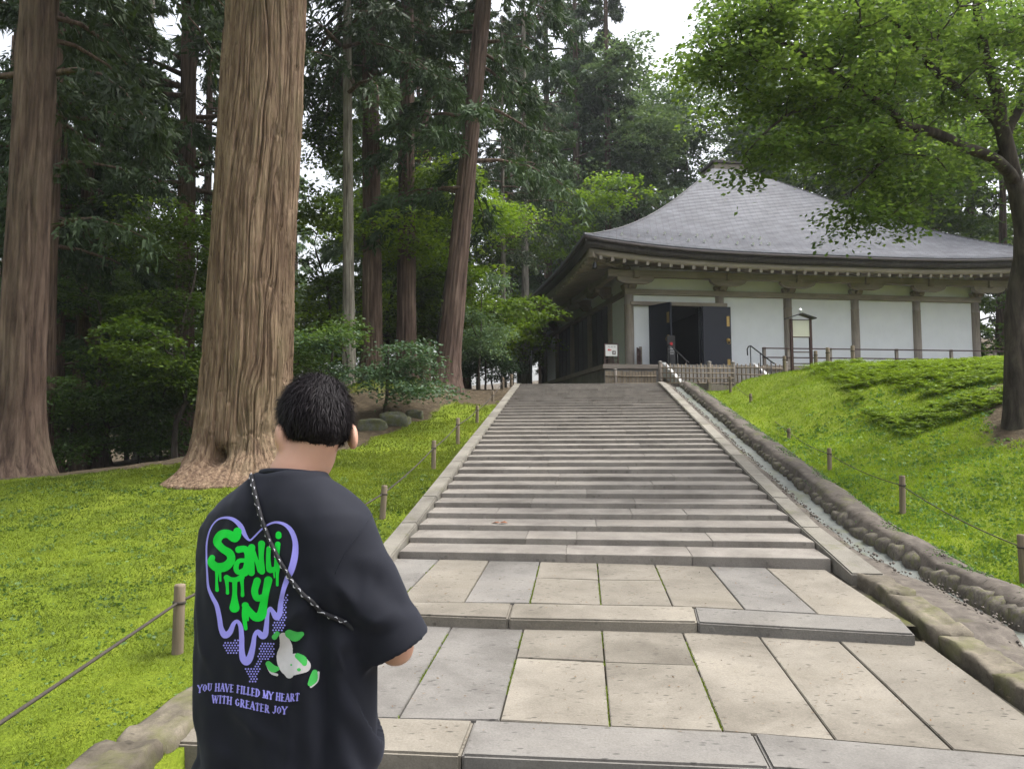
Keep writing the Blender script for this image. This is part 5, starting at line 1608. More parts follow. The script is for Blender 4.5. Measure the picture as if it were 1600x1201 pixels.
# ferns on the right bank: rosettes of arching fronds, as one mass
g = np.random.default_rng(9)
FP, FD, FN, FL, FW, FT = [], [], [], [], [], []
for k in range(1700):
    d = g.uniform(12.5, 20.5); px = g.uniform(1150, 1640)
    x = (px - 800) / FPX * d
    a, b = to_uv(x, d)
    if b < 4.9 + 0.05 * a: continue
    if fbm(np.array([x * .8]), np.array([d * .8]), 91, 3)[0] < .36: continue
    z = gz(x, d); tb = np.clip(g.normal(.55, .22), 0, 1)
    nf = g.integers(5, 9)
    for q in range(nf):
        az = g.random() * 6.28; Lf = g.uniform(.13, .32)
        o_ = np.array([math.cos(az), math.sin(az), 0]); s_ = np.array([-o_[1], o_[0], 0])
        for w in np.linspace(.15, 1, 7):
            p = np.array([x, d, z]) + o_ * Lf * w + np.array([0, 0, Lf * (1.1 * w - .75 * w * w)])
            for sd in (-1, 1):
                FP.append(p); FD.append(s_ * sd + o_ * .5); FN.append([0, 0, 1.0] + g.normal(0, .25, 3)); FL.append(Lf * .34 * (1.15 - w)); FW.append(.030); FT.append(tb)
v, f, t = leaves(np.array(FP), np.array(FD), np.array(FN), np.array(FL) + .012, np.array(FW), np.array(FT), 'quad')
tag(obj_np('fern_cover', v, f, MAT['fern'], None, False, t), 'yellow green ferns covering the bank below the hall', kind='stuff')
# moss and weeds in the joints of the paving
P_, D_ = [], []
def joint_moss(p0, p1, n, w):
    for k in range(n):
        t = g.random(); p = p0 * (1 - t) + p1 * t
        if fbm(np.array([p[0] * 6]), np.array([p[1] * 6]), 13, 2)[0] < .45: continue
        P_.append(p + np.array([g.normal(0, w), g.normal(0, .004), -.014])); D_.append([g.normal(0, .7), g.normal(0, .7), 1])
for r_, rows, js in ((0, ROW1, (2, 3, 4, 5)), (1, ROW2, (3, 4, 5, 1))):
    for j in js:
        joint_moss(pav(*rows[j][0], r_), pav(*rows[j][1], r_), 900, .006)
    joint_moss(pav(*rows[2][1], r_), pav(*rows[5][1], r_), 260, .006)
P_ = np.array(P_); D_ = np.array(D_); n = len(P_)
v, f, t = leaves(P_, D_, g.normal(0, 1, (n, 3)), g.uniform(.010, .024, n), g.uniform(.006, .010, n), g.random(n), 'tri')
tag(obj_np('joint_moss', v, f, MAT['moss'], None, False, t), 'moss growing in the joints between the paving slabs', kind='stuff')
# a fallen brown leaf on the steps
MAT['dry_leaf'] = simple('dry_leaf', (0.30, 0.13, 0.07), .7, var=.3, scale=30)
lp = uv(step_a(2, -1.1) + .10, -1.1)
lf_ = MB().poly([(-.10, .0, .004), (-.04, .028, .02), (.0, .012, .012), (.045, .035, .03), (.10, .0, .012), (.045, -.03, .022), (.0, -.012, .010), (-.04, -.024, .018)], [(0, 1, 2), (0, 2, 6), (0, 6, 7), (2, 3, 4), (2, 4, 6), (4, 5, 6)])
o = lf_.build('fallen_leaf', MAT['dry_leaf'], None, loc=(lp[0], lp[1], Z_FOOT + RISE * 3 + .004)); o.rotation_euler = (0, 0, -.4)
tag(o, 'curled reddish brown leaf lying on the lower steps', 'leaf')

# needles and bits of leaf lying on steps and paving
MAT['litter'] = leaf_mat('leaf_litter', (0.05, 0.03, 0.015), (0.20, 0.12, 0.06), 0.0, 0.8)
P_, D_ = [], []
for k in range(2600):
    if g.random() < .6:
        n_ = int(g.integers(0, N_STEP)); b = g.uniform(-HW, HW) if g.random() < .5 else HW * g.choice((-1, 1)) * (1 - abs(g.normal(0, .08)))
        b = float(np.clip(b, -HW + .01, HW - .01))
        fr = 1 - abs(g.normal(0, .3)); fr = float(np.clip(fr, .05, .97))
        a = step_a(n_, b) * (1 - fr) + step_a(n_ + 1, b) * fr
        w_ = uv(a, b); z = Z_FOOT + RISE * (n_ + 1) + .023 * fr + .004
    else:
        w_ = (g.uniform(-1.6, 2.7), g.uniform(3.8, 7.0)); y_ = w_[1]
        z = (0.12 + .06 * (y_ - 3.66) if y_ < 5.35 else .30 + .06 * (y_ - 5.5)) + .007
        if 5.2 < y_ < 5.7: continue
    P_.append((w_[0], w_[1], z)); D_.append((g.normal(), g.normal(), g.normal(0, .08)))
n = len(P_)
v, f, t = leaves(np.array(P_), np.array(D_), np.tile([0, 0, 1.0], (n, 1)) + g.normal(0, .2, (n, 3)), g.uniform(.008, .03, n), g.uniform(.002, .010, n), g.random(n), 'quad')
tag(obj_np('leaf_litter', v, f, MAT['litter'], None, False, t), 'needles and bits of dry leaf scattered on steps and paving', kind='stuff')
# ------------------------------------------------------------------ the person, seen from behind
MAT['skin'] = simple('skin', (0.50, 0.285, 0.205), 0.5, var=0.06, scale=14, bstr=0.06, bdist=0.002, spec=0.35)
MAT['skin'].node_tree.nodes['Principled BSDF'].inputs['Subsurface Weight'].default_value = 0.12
MAT['skin'].node_tree.nodes['Principled BSDF'].inputs['Subsurface Radius'].default_value = (0.012, 0.005, 0.003)
MAT['shirt'] = simple('black_cotton', (0.0062, 0.0072, 0.0125), 0.85, var=0.15, scale=5, bstr=0.25, bdist=0.0015, spec=0.25)
_nt = MAT['shirt'].node_tree
_nt.nodes['Principled BSDF'].inputs['Sheen Weight'].default_value = 0.06
_nt.nodes['Principled BSDF'].inputs['Sheen Roughness'].default_value = 0.5
_nt.nodes['Principled BSDF'].inputs['Sheen Tint'].default_value = (0.6, 0.65, 0.9, 1)
MAT['trousers'] = simple('dark_trousers', (0.022, 0.022, 0.025), 0.85, var=0.2, scale=8, bstr=0.3, bdist=0.002)
MAT['shoe'] = simple('dark_shoes', (0.03, 0.03, 0.032), 0.6, scale=10)
MAT['hair'] = simple('black_hair', (0.010, 0.0075, 0.009), 0.6, var=0.3, scale=40, bstr=0.1, bdist=0.002, spec=0.14)
MAT['eye'] = simple('eye', (0.05, 0.03, 0.02), 0.2, var=0.1, bstr=0)
MAT['ink_purple'] = simple('purple_ink', (0.31, 0.29, 0.80), 0.75, var=0.05, scale=60, bstr=0.1, bdist=0.0005)
MAT['ink_green'] = simple('green_ink', (0.004, 0.62, 0.045), 0.75, var=0.05, scale=60, bstr=0.1, bdist=0.0005)
MAT['ink_white'] = simple('white_ink', (0.52, 0.50, 0.52), 0.75, var=0.08, scale=60, bstr=0.1, bdist=0.0005)
MAT['ink_leaf'] = simple('soft_green_ink', (0.06, 0.45, 0.09), 0.75, var=0.08, scale=60, bstr=0.1, bdist=0.0005)
MAT['cord'] = simple('black_cord', (0.015, 0.015, 0.018), 0.7, scale=80)
MAT['thread'] = simple('white_thread', (0.55, 0.55, 0.60), 0.8, scale=80, bstr=0)

PC = np.array([-0.575, 1.97]); PYAW = R(20)
PR = np.array([math.cos(PYAW), -math.sin(PYAW), 0]); PF = np.array([math.sin(PYAW), math.cos(PYAW), 0])
Z0 = 0.035
def body_to_world(p):
    p = np.atleast_2d(p)
    return np.array([PC[0], PC[1], 0]) + p[:, :1] * PR + p[:, 1:2] * PF + p[:, 2:] * np.array([0, 0, 1.0])

class Field:
    """signed distance grid in body axes (right, forward, up)"""
    def __init__(self, lo, hi, h):
        self.lo = np.array(lo, float); self.h = h
        self.n = np.ceil((np.array(hi) - self.lo) / h).astype(int) + 1
        self.d = np.full(self.n, 1.0, np.float32)
    def sub(self, lo, hi):
        i0 = np.clip(np.floor((np.array(lo) - self.lo) / self.h).astype(int), 0, self.n - 1)
        i1 = np.clip(np.ceil((np.array(hi) - self.lo) / self.h).astype(int) + 1, 1, self.n)
        sl = tuple(slice(a, b) for a, b in zip(i0, i1))
        ax = [self.lo[k] + self.h * np.arange(i0[k], i1[k]) for k in range(3)]
        return sl, np.meshgrid(*ax, indexing='ij')
    def blend(self, sl, d, k):
        a = self.d[sl]
        if k > 0:
            h_ = np.clip(0.5 + 0.5 * (a - d) / k, 0, 1)
            self.d[sl] = a * (1 - h_) + d * h_ - k * h_ * (1 - h_)
        else:
            self.d[sl] = np.minimum(a, d)
    def cone(self, a, b, ra, rb, k=0.02, sub=False):
        a = np.array(a, float); b = np.array(b, float); m_ = max(ra, rb) + 0.06 + k
        sl, (X, Y, Z) = self.sub(np.minimum(a, b) - m_, np.maximum(a, b) + m_)
        ab = b - a; L2 = max((ab ** 2).sum(), 1e-9)
        t = np.clip(((X - a[0]) * ab[0] + (Y - a[1]) * ab[1] + (Z - a[2]) * ab[2]) / L2, 0, 1)
        d = np.sqrt((X - a[0] - t * ab[0]) ** 2 + (Y - a[1] - t * ab[1]) ** 2 + (Z - a[2] - t * ab[2]) ** 2) - (ra + (rb - ra) * t)
        if sub: self.d[sl] = np.maximum(self.d[sl], -d)
        else: self.blend(sl, d, k)
    def chain(self, pts, rads, k=0.02):
        for i in range(len(pts) - 1): self.cone(pts[i], pts[i + 1], rads[i], rads[i + 1], k)
    def ell(self, c, r, k=0.02, M=None):
        c = np.array(c, float); r = np.array(r, float); m_ = r.max() + 0.06 + k
        sl, (X, Y, Z) = self.sub(c - m_, c + m_)
        Q = np.stack([X - c[0], Y - c[1], Z - c[2]], -1)
        if M is not None: Q = Q @ M
        q = np.sqrt(((Q / r) ** 2).sum(-1))
        d = (q - 1) * r.min() if r.max() / r.min() < 1.2 else q * (q - 1) / (np.sqrt(((Q / r ** 2) ** 2).sum(-1)) + 1e-6)
        self.blend(sl, d, k)
    def loft(self, rows, n=2.4, k=0.02):
        """rows: (z, halfwidth, halfdepth, cr, cf)"""
        rows = np.array(rows, float)
        lo = (rows[:, 3] - rows[:, 1]).min() - .08, (rows[:, 4] - rows[:, 2]).min() - .08, rows[0, 0] - .08
        hi = (rows[:, 3] + rows[:, 1]).max() + .08, (rows[:, 4] + rows[:, 2]).max() + .08, rows[-1, 0] + .08
        sl, (X, Y, Z) = self.sub(lo, hi)
        z = Z[0, 0]
        a, b, cr, cf = (np.interp(z, rows[:, 0], rows[:, i]) for i in (1, 2, 3, 4))
        q = (np.abs((X - cr) / a) ** n + np.abs((Y - cf) / b) ** n) ** (1 / n)
        d = (q - 1) * np.minimum(a, b)
        d = np.maximum(d, np.maximum(rows[0, 0] - Z, Z - rows[-1, 0]))
        self.blend(sl, d, k)
    def surface(self):
        """surface nets"""
        d = self.d; ins = d < 0
        n = np.array(d.shape) - 1
        cs = np.zeros(n, np.int8)
        for i in (0, 1):
            for j in (0, 1):
                for k in (0, 1): cs += ins[i:i + n[0], j:j + n[1], k:k + n[2]]
        act = (cs > 0) & (cs < 8)
        ids = np.full(n, -1, np.int64); ix = np.argwhere(act); ids[act] = np.arange(len(ix))
        acc = np.zeros((len(ix), 3)); cnt = np.zeros(len(ix))
        corners = [(i, j, k) for i in (0, 1) for j in (0, 1) for k in (0, 1)]
        for a in corners:
            for ax in range(3):
                if a[ax]: continue
                b = list(a); b[ax] = 1
                da = d[ix[:, 0] + a[0], ix[:, 1] + a[1], ix[:, 2] + a[2]]; db = d[ix[:, 0] + b[0], ix[:, 1] + b[1], ix[:, 2] + b[2]]
                cr = (da < 0) != (db < 0)
                t = np.where(cr, da / np.where(cr, da - db, 1), 0)
                p = np.tile(np.array(a, float), (len(ix), 1)); p[:, ax] = t
                acc[cr] += p[cr]; cnt[cr] += 1
        v = self.lo + self.h * (ix + acc / np.maximum(cnt, 1)[:, None])
        F = []
        for ax in range(3):
            o1, o2 = [(1, 2), (2, 0), (0, 1)][ax]
            sl0 = [slice(None)] * 3; sl1 = [slice(None)] * 3
            sl0[ax] = slice(0, -1); sl1[ax] = slice(1, None)
            e0 = ins[tuple(sl0)]; e1 = ins[tuple(sl1)]
            cr = np.argwhere(e0 != e1)
            ok = (cr[:, o1] > 0) & (cr[:, o2] > 0) & (cr[:, o1] < n[o1]) & (cr[:, o2] < n[o2])
            cr = cr[ok]
            fl = e0[cr[:, 0], cr[:, 1], cr[:, 2]]
            def cid(d1, d2):
                q = cr.copy(); q[:, o1] -= d1; q[:, o2] -= d2
                return ids[q[:, 0], q[:, 1], q[:, 2]]
            qd = np.stack([cid(1, 1), cid(0, 1), cid(0, 0), cid(1, 0)], 1)
            qd[~fl] = qd[~fl][:, ::-1]
            F.append(qd)
        F = np.concatenate(F); F = F[(F >= 0).all(1)]
        return v, F
def vnormals(v, f):
    n = np.zeros_like(v)
    fn = np.cross(v[f[:, 2]] - v[f[:, 0]], v[f[:, 3]] - v[f[:, 1]])
    for i in range(4): np.add.at(n, f[:, i], fn)
    return n / (np.linalg.norm(n, axis=1, keepdims=True) + 1e-9)
def relax(v, f, it=2, w=0.5):
    for _ in range(it):
        s = np.zeros_like(v); c = np.zeros(len(v))
        for i in range(4):
            j = (i + 1) % 4
            np.add.at(s, f[:, i], v[f[:, j]]); np.add.at(c, f[:, i], 1)
            np.add.at(s, f[:, j], v[f[:, i]]); np.add.at(c, f[:, j], 1)
        v = v * (1 - w) + w * s / c[:, None]
    return v

# head frame: tilted down, turned a little to the right
HO = np.array([0.046, 0.055, 1.612])
Mh = np.array(Matrix.Rotation(R(46), 3, 'Z') @ Matrix.Rotation(R(-24), 3, 'X'))    # columns: head axes in body axes
def hd(p): return HO + Mh @ np.array(p, float)
EL_R, EL_L = (0.278, 0.066, 1.072), (-0.225, 0.13, 1.075)
HN_R, HN_L = (0.10, 0.285, 1.20), (-0.07, 0.315, 1.19)
body = Field((-0.36, -0.24, 0.0), (0.40, 0.52, 1.80), 0.006)
body.ell(hd((0, -.012, .030)), (.080, .098, .090), 0, Mh)
body.ell(hd((0, .034, -.045)), (.056, .060, .075), .03, Mh)
body.ell(hd((0, .055, -.095)), (.030, .028, .024), .025, Mh)
body.cone(hd((0, .092, .0)), hd((0, .112, -.042)), .008, .013, .012)
body.ell(hd((0, .090, -.070)), (.022, .012, .010), .008, Mh)
for s in (-1, 1):
    body.ell(hd((s * .032, .075, .008)), (.022, .014, .008), .012, Mh)
    body.ell(hd((s * .092, -.010, -.026)), (.014, .025, .037), .008, Mh)
    body.ell(hd((s * .088, .004, -.005)), (.008, .014, .014), .006, Mh)
body.chain([(0.010, -.02, 1.43), (0.022, -.002, 1.50), hd((0, -.025, -.03))], [.058, .054, .055], .025)
body.loft([(.86, .15, .10, 0, 0), (1.0, .14, .095, 0, 0), (1.2, .16, .10, 0, 0), (1.33, .15, .085, 0, -.005), (1.41, .10, .06, 0, -.015), (1.46, .05, .04, 0.01, -.02)], 2.2, .04)
for s, E_, H_ in ((1, EL_R, HN_R), (-1, EL_L, HN_L)):
    E_ = np.array(E_); H_ = np.array(H_)
    body.chain([(s * .14, -.005, 1.365), (s * .17, -.0, 1.345), E_], [.045, .046, .040], .03)
    body.chain([E_, E_ * .55 + H_ * .45, H_], [.042, .041, .027], .012)
    fd = (H_ - E_) / np.linalg.norm(H_ - E_)
    inn = np.array([-s, 0, 0]) - fd * np.dot([-s, 0, 0], fd); inn /= np.linalg.norm(inn)
    upv = np.cross(fd, inn) * s
    if upv[2] < 0: upv = -upv
    palm = H_ + fd * .045
    body.cone(H_, palm, .025, .028, .012)
    for q in range(4):
        k0 = H_ + fd * .078 + upv * (.030 - q * .020)
        body.cone(palm + upv * (.018 - q * .012), k0, .014, .0105, .006)
        ln = (.042, .046, .043, .034)[q]
        k1 = k0 + fd * ln * .75 + inn * ln * .55; k2 = k1 + inn * ln * .8 + fd * ln * .05
        body.chain([k0, k1, k2], [.0100, .0092, .0080], .003)
    th0 = H_ + fd * .02 + upv * .024 + inn * .01
    th1 = th0 + fd * .032 + upv * .022 + inn * .012; th2 = th1 + fd * .03 + inn * .018 + upv * .004
    body.chain([th0, th1, th2], [.0135, .0115, .0095], .005)
for s in (-1, 1):
    body.chain([(s * .085, 0, .90), (s * .095, .0, .50), (s * .10, -.02, .12), (s * .105, -.02, .075 + Z0)], [.085, .055, .038, .035], .03)
    body.chain([(s * .105, -.03, .05 + Z0), (s * .115, .12, .04 + Z0)], [.032, .028], .02)
bv, bf = body.surface()
bv = relax(bv, bf, 1, .4)
person = obj_np('person', body_to_world(bv), bf, MAT['skin'], None, True)
tag(person, 'person with short black hair in an oversized black printed T-shirt, seen from behind', 'person')
for s in (-1, 1):
    c = body_to_world(hd((s * .031, .082, .002)))[0]
    MB().lathe([(.001, -.011), (.008, -.008), (.011, 0), (.008, .008), (.001, .011)], 12, tuple(c)).build('eye', MAT['eye'], person, True)

# --- T-shirt
sh = Field((-0.36, -0.26, 0.62), (0.44, 0.36, 1.56), 0.0065)
sh.loft([(.69, .238, .155, .0, .0), (.80, .240, .150, 0, 0), (1.0, .242, .146, 0, -.002), (1.18, .246, .142, 0, -.006), (1.30, .247, .136, 0, -.01), (1.365, .240, .126, 0, -.012), (1.405, .222, .115, 0.002, -.014),
         (1.435, .186, .103, .006, -.016), (1.462, .14, .090, .012, -.016), (1.487, .098, .078, .018, -.014), (1.502, .086, .073, .020, -.012)], 2.5, 0)
SR0, SR1 = np.array((.170, -.012, 1.340)), np.array((.285, .050, 1.075))
SL0, SL1 = np.array((-.165, -.005, 1.345)), np.array((-.218, .12, 1.10))
for a_, b_2, r0_, r1_ in ((SR0, SR1, .078, .094), (SL0, SL1, .074, .082)):
    tmp = Field(sh.lo, sh.lo + sh.h * (sh.n - 1), sh.h)
    ax_ = (b_2 - a_) / np.linalg.norm(b_2 - a_)
    tmp.cone(a_, b_2 + ax_ * .05, r0_, r1_, 0)
    sl, (X, Y, Z) = tmp.sub(a_ * 0 - 9, a_ * 0 + 9)
    hemn = ax_ * np.array([1, 1, 1.0])
    hem = (X - b_2[0]) * hemn[0] + (Y - b_2[1]) * hemn[1] + (Z - b_2[2]) * hemn[2]
    dd = np.maximum(tmp.d, hem)
    # hollow cuff
    t = np.clip(((X - a_[0]) * ax_[0] + (Y - a_[1]) * ax_[1] + (Z - a_[2]) * ax_[2]), 0, 9)
    rad = np.sqrt((X - a_[0] - t * ax_[0]) ** 2 + (Y - a_[1] - t * ax_[1]) ** 2 + (Z - a_[2] - t * ax_[2]) ** 2)
    cav = np.maximum(rad - (r1_ - .018), -(hem + .05))
    dd = np.maximum(dd, -cav)
    sh.blend((slice(None),) * 3, dd.astype(np.float32), 0.022)
# neck opening
sh.cone((.018, .01, 1.475), (.03, .012, 1.60), .066, .070, 0, True)
# hem opening
sl, (X, Y, Z) = sh.sub((-1, -1, .60), (1, 1, .76))
q = (np.abs(X / .226) ** 2.5 + np.abs(Y / .142) ** 2.5) ** (1 / 2.5)
sh.d[sl] = np.maximum(sh.d[sl], -np.maximum((q - 1) * .14, Z - .75))
sv, sf_ = sh.surface()
sv = relax(sv, sf_, 3, .5)
nn = vnormals(sv, sf_)
# folds: pulls from the shoulder and the arm, slack at the waist, small wrinkles
x, y, z = sv.T
back = smooth01((-y + .02) / .12)
fold = 0
fold = fold + .006 * np.sin(34 * (x * .82 + (1.30 - z) * .55) + 1.2 * fbm(x * 6, z * 4, 5, 2) * 6) * np.exp(-(((x - .16) / .10) ** 2 + ((z - 1.17) / .13) ** 2))
fold = fold + .010 * np.exp(-((x - .175 - (1.2 - z) * .05) / .022) ** 2) * smooth01((1.28 - z) / .1) * -1 * smooth01((z - .70) / .2)
fold = fold + .006 * np.sin(x * 30 + 2 * fbm(x * 3, z * 2, 8, 2) * 5) * smooth01((1.15 - z) / .4) * .8
fold = fold + .010 * (fbm(x * 5 + 3, z * 2.2 + y * 3, 12, 3) - .5) * 2 * .8
fold = fold + .003 * (fbm(x * 16, z * 9 + y * 9, 15, 2) - .5) * 2
fold = fold + .006 * np.exp(-((x + .02 * np.sin(z * 9)) / .045) ** 2) * smooth01((z - 1.05) / .2) * back * -1
for x0_, z0_, x1_, z1_, am_, wd_ in ((.17, 1.21, .04, 1.09, .009, .016), (.18, 1.165, .09, .98, .009, .018), (.17, 1.25, .0, 1.215, .006, .015), (.195, 1.10, .175, .80, -.009, .018), (-.20, 1.22, -.11, 1.05, .007, .017),
        (-.21, 1.12, -.15, .85, .007, .018), (-.06, .96, .12, .885, .006, .018), (-.12, .87, .05, .81, .005, .018), (.09, 1.39, .165, 1.26, -.005, .018), (-.08, 1.40, -.17, 1.27, -.005, .018), (.10, .98, .13, .78, .006, .016),
        (.02, 1.02, .10, .95, .004, .014), (.255, 1.30, .27, 1.14, .005, .014), (.21, 1.27, .245, 1.13, .006, .014), (.23, 1.18, .31, 1.15, .005, .012)):
    L2_ = (x1_ - x0_) ** 2 + (z1_ - z0_) ** 2
    t_ = np.clip(((x - x0_) * (x1_ - x0_) + (z - z0_) * (z1_ - z0_)) / L2_, 0, 1)
    wv_ = .010 * np.sin(t_ * 5 + x0_ * 40)
    ds_ = np.hypot(x - x0_ - t_ * (x1_ - x0_) + wv_, z - z0_ - t_ * (z1_ - z0_))
    fold = fold + .62 * am_ * np.exp(-(ds_ / wd_) ** 2) * np.sin(np.pi * np.clip(.12 + t_ * .8, 0, 1)) * smooth01((-y + .05) / .06)
slv = smooth01((x - .20) / .05)
fold = fold + slv * .005 * np.sin(60 * (z * .75 + x * .6 + y * .5) + 5 * fbm(y * 8, z * 5, 31, 2)) * smooth01((1.34 - z) / .12)
cuff = 1.0
for a_, b_2 in ((SR0, SR1), (SL0, SL1)):
    ax_ = (b_2 - a_) / np.linalg.norm(b_2 - a_)
    hd_ = (sv - b_2) @ ax_
    rr_ = np.linalg.norm(sv - b_2 - hd_[:, None] * ax_, axis=1)
    cuff = cuff * np.where(rr_ < .14, smooth01((-hd_ - .052) / .05), 1.0)
fold = 1.9 * fold * cuff * smooth01((z - .76) / .04)
sv = sv + nn * fold[:, None]
shirt = obj_np('t_shirt', body_to_world(sv), sf_, MAT['shirt'], person, True)
shirt['label'] = 'oversized black T-shirt with a green and purple back print'
swv = body_to_world(sv)
# seam of the right sleeve, collar rib
bvh_s = BVHTree.FromPolygons([Vector(p) for p in swv], [tuple(int(i) for i in q) for q in sf_])
def on_shirt_px(px, py, off):
    o_ = Vector((0, 0, EYE)); dr = Vector(ray(px, py))
    h_ = bvh_s.ray_cast(o_, dr)
    if h_[0] is None: return None
    nrm = h_[1]
    if nrm.dot(dr) > 0: nrm = -nrm
    return np.array(h_[0] + nrm * off)
col_pts = []
for k in range(33):
    w_ = 2 * math.pi * k / 32
    col_pts.append((.020 + .076 * math.cos(w_), -.006 + .070 * math.sin(w_), 1.496 - .012 * math.sin(w_) - (.03 * max(0, math.sin(w_)))))
MB().tube([body_to_world(p)[0] for p in col_pts], .009, 8, False).build('collar', MAT['shirt'], shirt, True)
def surf_line(pix, rad, off, name, mat, parent, n=60):
    pix = np.array(pix, float)
    s_ = np.r_[0, np.cumsum(np.linalg.norm(np.diff(pix, axis=0), axis=1))]
    P_ = []
    for t in np.linspace(0, s_[-1], n):
        p = on_shirt_px(np.interp(t, s_, pix[:, 0]), np.interp(t, s_, pix[:, 1]), off)
        if p is not None: P_.append(p)
    return MB().tube(P_, rad, 6).build(name, MAT[mat], parent, True), P_
surf_line([(583, 800), (560, 835), (540, 862), (524, 895)], .0016, .0003, 'sleeve_seam', 'shirt', shirt)

# --- trousers and shoes
tr_ = Field((-0.26, -0.2, 0.04), (0.26, 0.2, 0.98), 0.009)
tr_.loft([(.74, .19, .13, 0, 0), (.85, .175, .12, 0, 0), (.95, .165, .11, 0, 0)], 2.4, 0)
for s in (-1, 1):
    tr_.chain([(s * .09, 0, .80), (s * .10, .0, .48), (s * .105, -.015, .12)], [.105, .085, .075], .03)
tv, tf = tr_.surface(); tv = relax(tv, tf, 2)
tv = tv + vnormals(tv, tf) * (.008 * (fbm(tv[:, 0] * 8, tv[:, 2] * 7, 3, 3) - .5) * 2)[:, None]
obj_np('trousers', body_to_world(tv), tf, MAT['trousers'], person, True)
for s in (-1, 1):
    sf2 = Field((-.25, -.16, 0.0), (.25, .26, .22), .008)
    sf2.chain([(s * .105, -.05, .06 + Z0), (s * .112, .06, .05 + Z0), (s * .120, .15, .042 + Z0)], [.052, .047, .040], .02)
    sf2.cone((s * .105, -.03, .07 + Z0), (s * .105, -.03, .12 + Z0), .05, .046, .02)
    sl, (X, Y, Z) = sf2.sub((-1, -1, -1), (1, 1, 1)); sf2.d[sl] = np.maximum(sf2.d[sl], Z0 - Z)
    v_, f_ = sf2.surface(); v_ = relax(v_, f_, 1)
    obj_np('shoe', body_to_world(v_), f_, MAT['shoe'], person, True)

# --- hair: cap plus short strands
hf = Field(HO - .17, HO + .17, .005)
hf.ell(hd((0, -.014, .036)), (.091, .110, .104), 0, Mh)
hf.ell(hd((0, -.045, -.01)), (.074, .068, .062), .02, Mh)
sl, (X, Y, Z) = hf.sub(HO - 1, HO + 1)
Q = (np.stack([X, Y, Z], -1) - HO) @ Mh
hline = np.where(Q[..., 1] < -.02, -.080 + .42 * np.abs(Q[..., 0]) + (Q[..., 1] + .02) * .0, np.where(Q[..., 1] < .035, -.052 + (Q[..., 1] + .02) * 1.35, .022 + (Q[..., 1] - .035) * .75))
hf.d[sl] = np.maximum(hf.d[sl], hline - Q[..., 2])
hv, hfc = hf.surface(); hv = relax(hv, hfc, 2)
hn = vnormals(hv, hfc)
hq = (hv - HO) @ Mh
hv = hv + hn * (.006 * (fbm(hq[:, 0] * 45, hq[:, 2] * 14 + hq[:, 1] * 14, 9, 3) - .35))[:, None]
hair = obj_np('hair', body_to_world(hv), hfc, MAT['hair'], person, True)
g = np.random.default_rng(77)
okv = np.where(hn @ (Mh @ np.array([0, 0, 1.0])) > -0.6)[0]
low = np.where((((hv - HO) @ Mh)[:, 2] < -.03))[0]
pick = np.r_[g.choice(okv, 11000), g.choice(low, 3500)]
crown = hd((0.015, -.055, .115))
P0 = hv[pick] + g.normal(0, .002, (len(pick), 3))
N0 = hn[pick]
away = P0 - crown; away -= N0 * (away * N0).sum(1, keepdims=True)
away /= (np.linalg.norm(away, axis=1, keepdims=True) + 1e-6)
dir0 = away + N0 * g.uniform(.06, .5, (len(pick), 1)) * np.clip((((P0 - HO) @ Mh)[:, 2] + .07) / .08, .12, 1)[:, None] + g.normal(0, .28, (len(pick), 3))
hz = ((P0 - HO) @ Mh)[:, 2]
Ls = g.uniform(.022, .045, len(pick)) * np.clip((hz + .10) / .10, .30, 1.0)
dir0 /= np.linalg.norm(dir0, axis=1, keepdims=True)
dir1 = dir0 + np.array([0, 0, -.55]) - N0 * .25
dir1 /= np.linalg.norm(dir1, axis=1, keepdims=True)
sd_ = np.cross(dir0, N0); sd_ /= (np.linalg.norm(sd_, axis=1, keepdims=True) + 1e-6)
wv = g.uniform(.0007, .0014, (len(pick), 1))
A_ = P0 - N0 * .003; B_ = A_ + dir0 * (Ls * .5)[:, None]; C_ = B_ + dir1 * (Ls * .5)[:, None]
vv = np.stack([A_ - sd_ * wv, A_ + sd_ * wv, B_ + sd_ * wv * .8, B_ - sd_ * wv * .8, C_], 1).reshape(-1, 3)
k_ = np.arange(len(pick))[:, None] * 5
ff = np.concatenate([k_ + [0, 1, 2], k_ + [0, 2, 3], k_ + [3, 2, 4]])
st_o = obj_np('hair_strands', body_to_world(vv), ff, MAT['hair'], hair); st_o['kind'] = 'stuff'

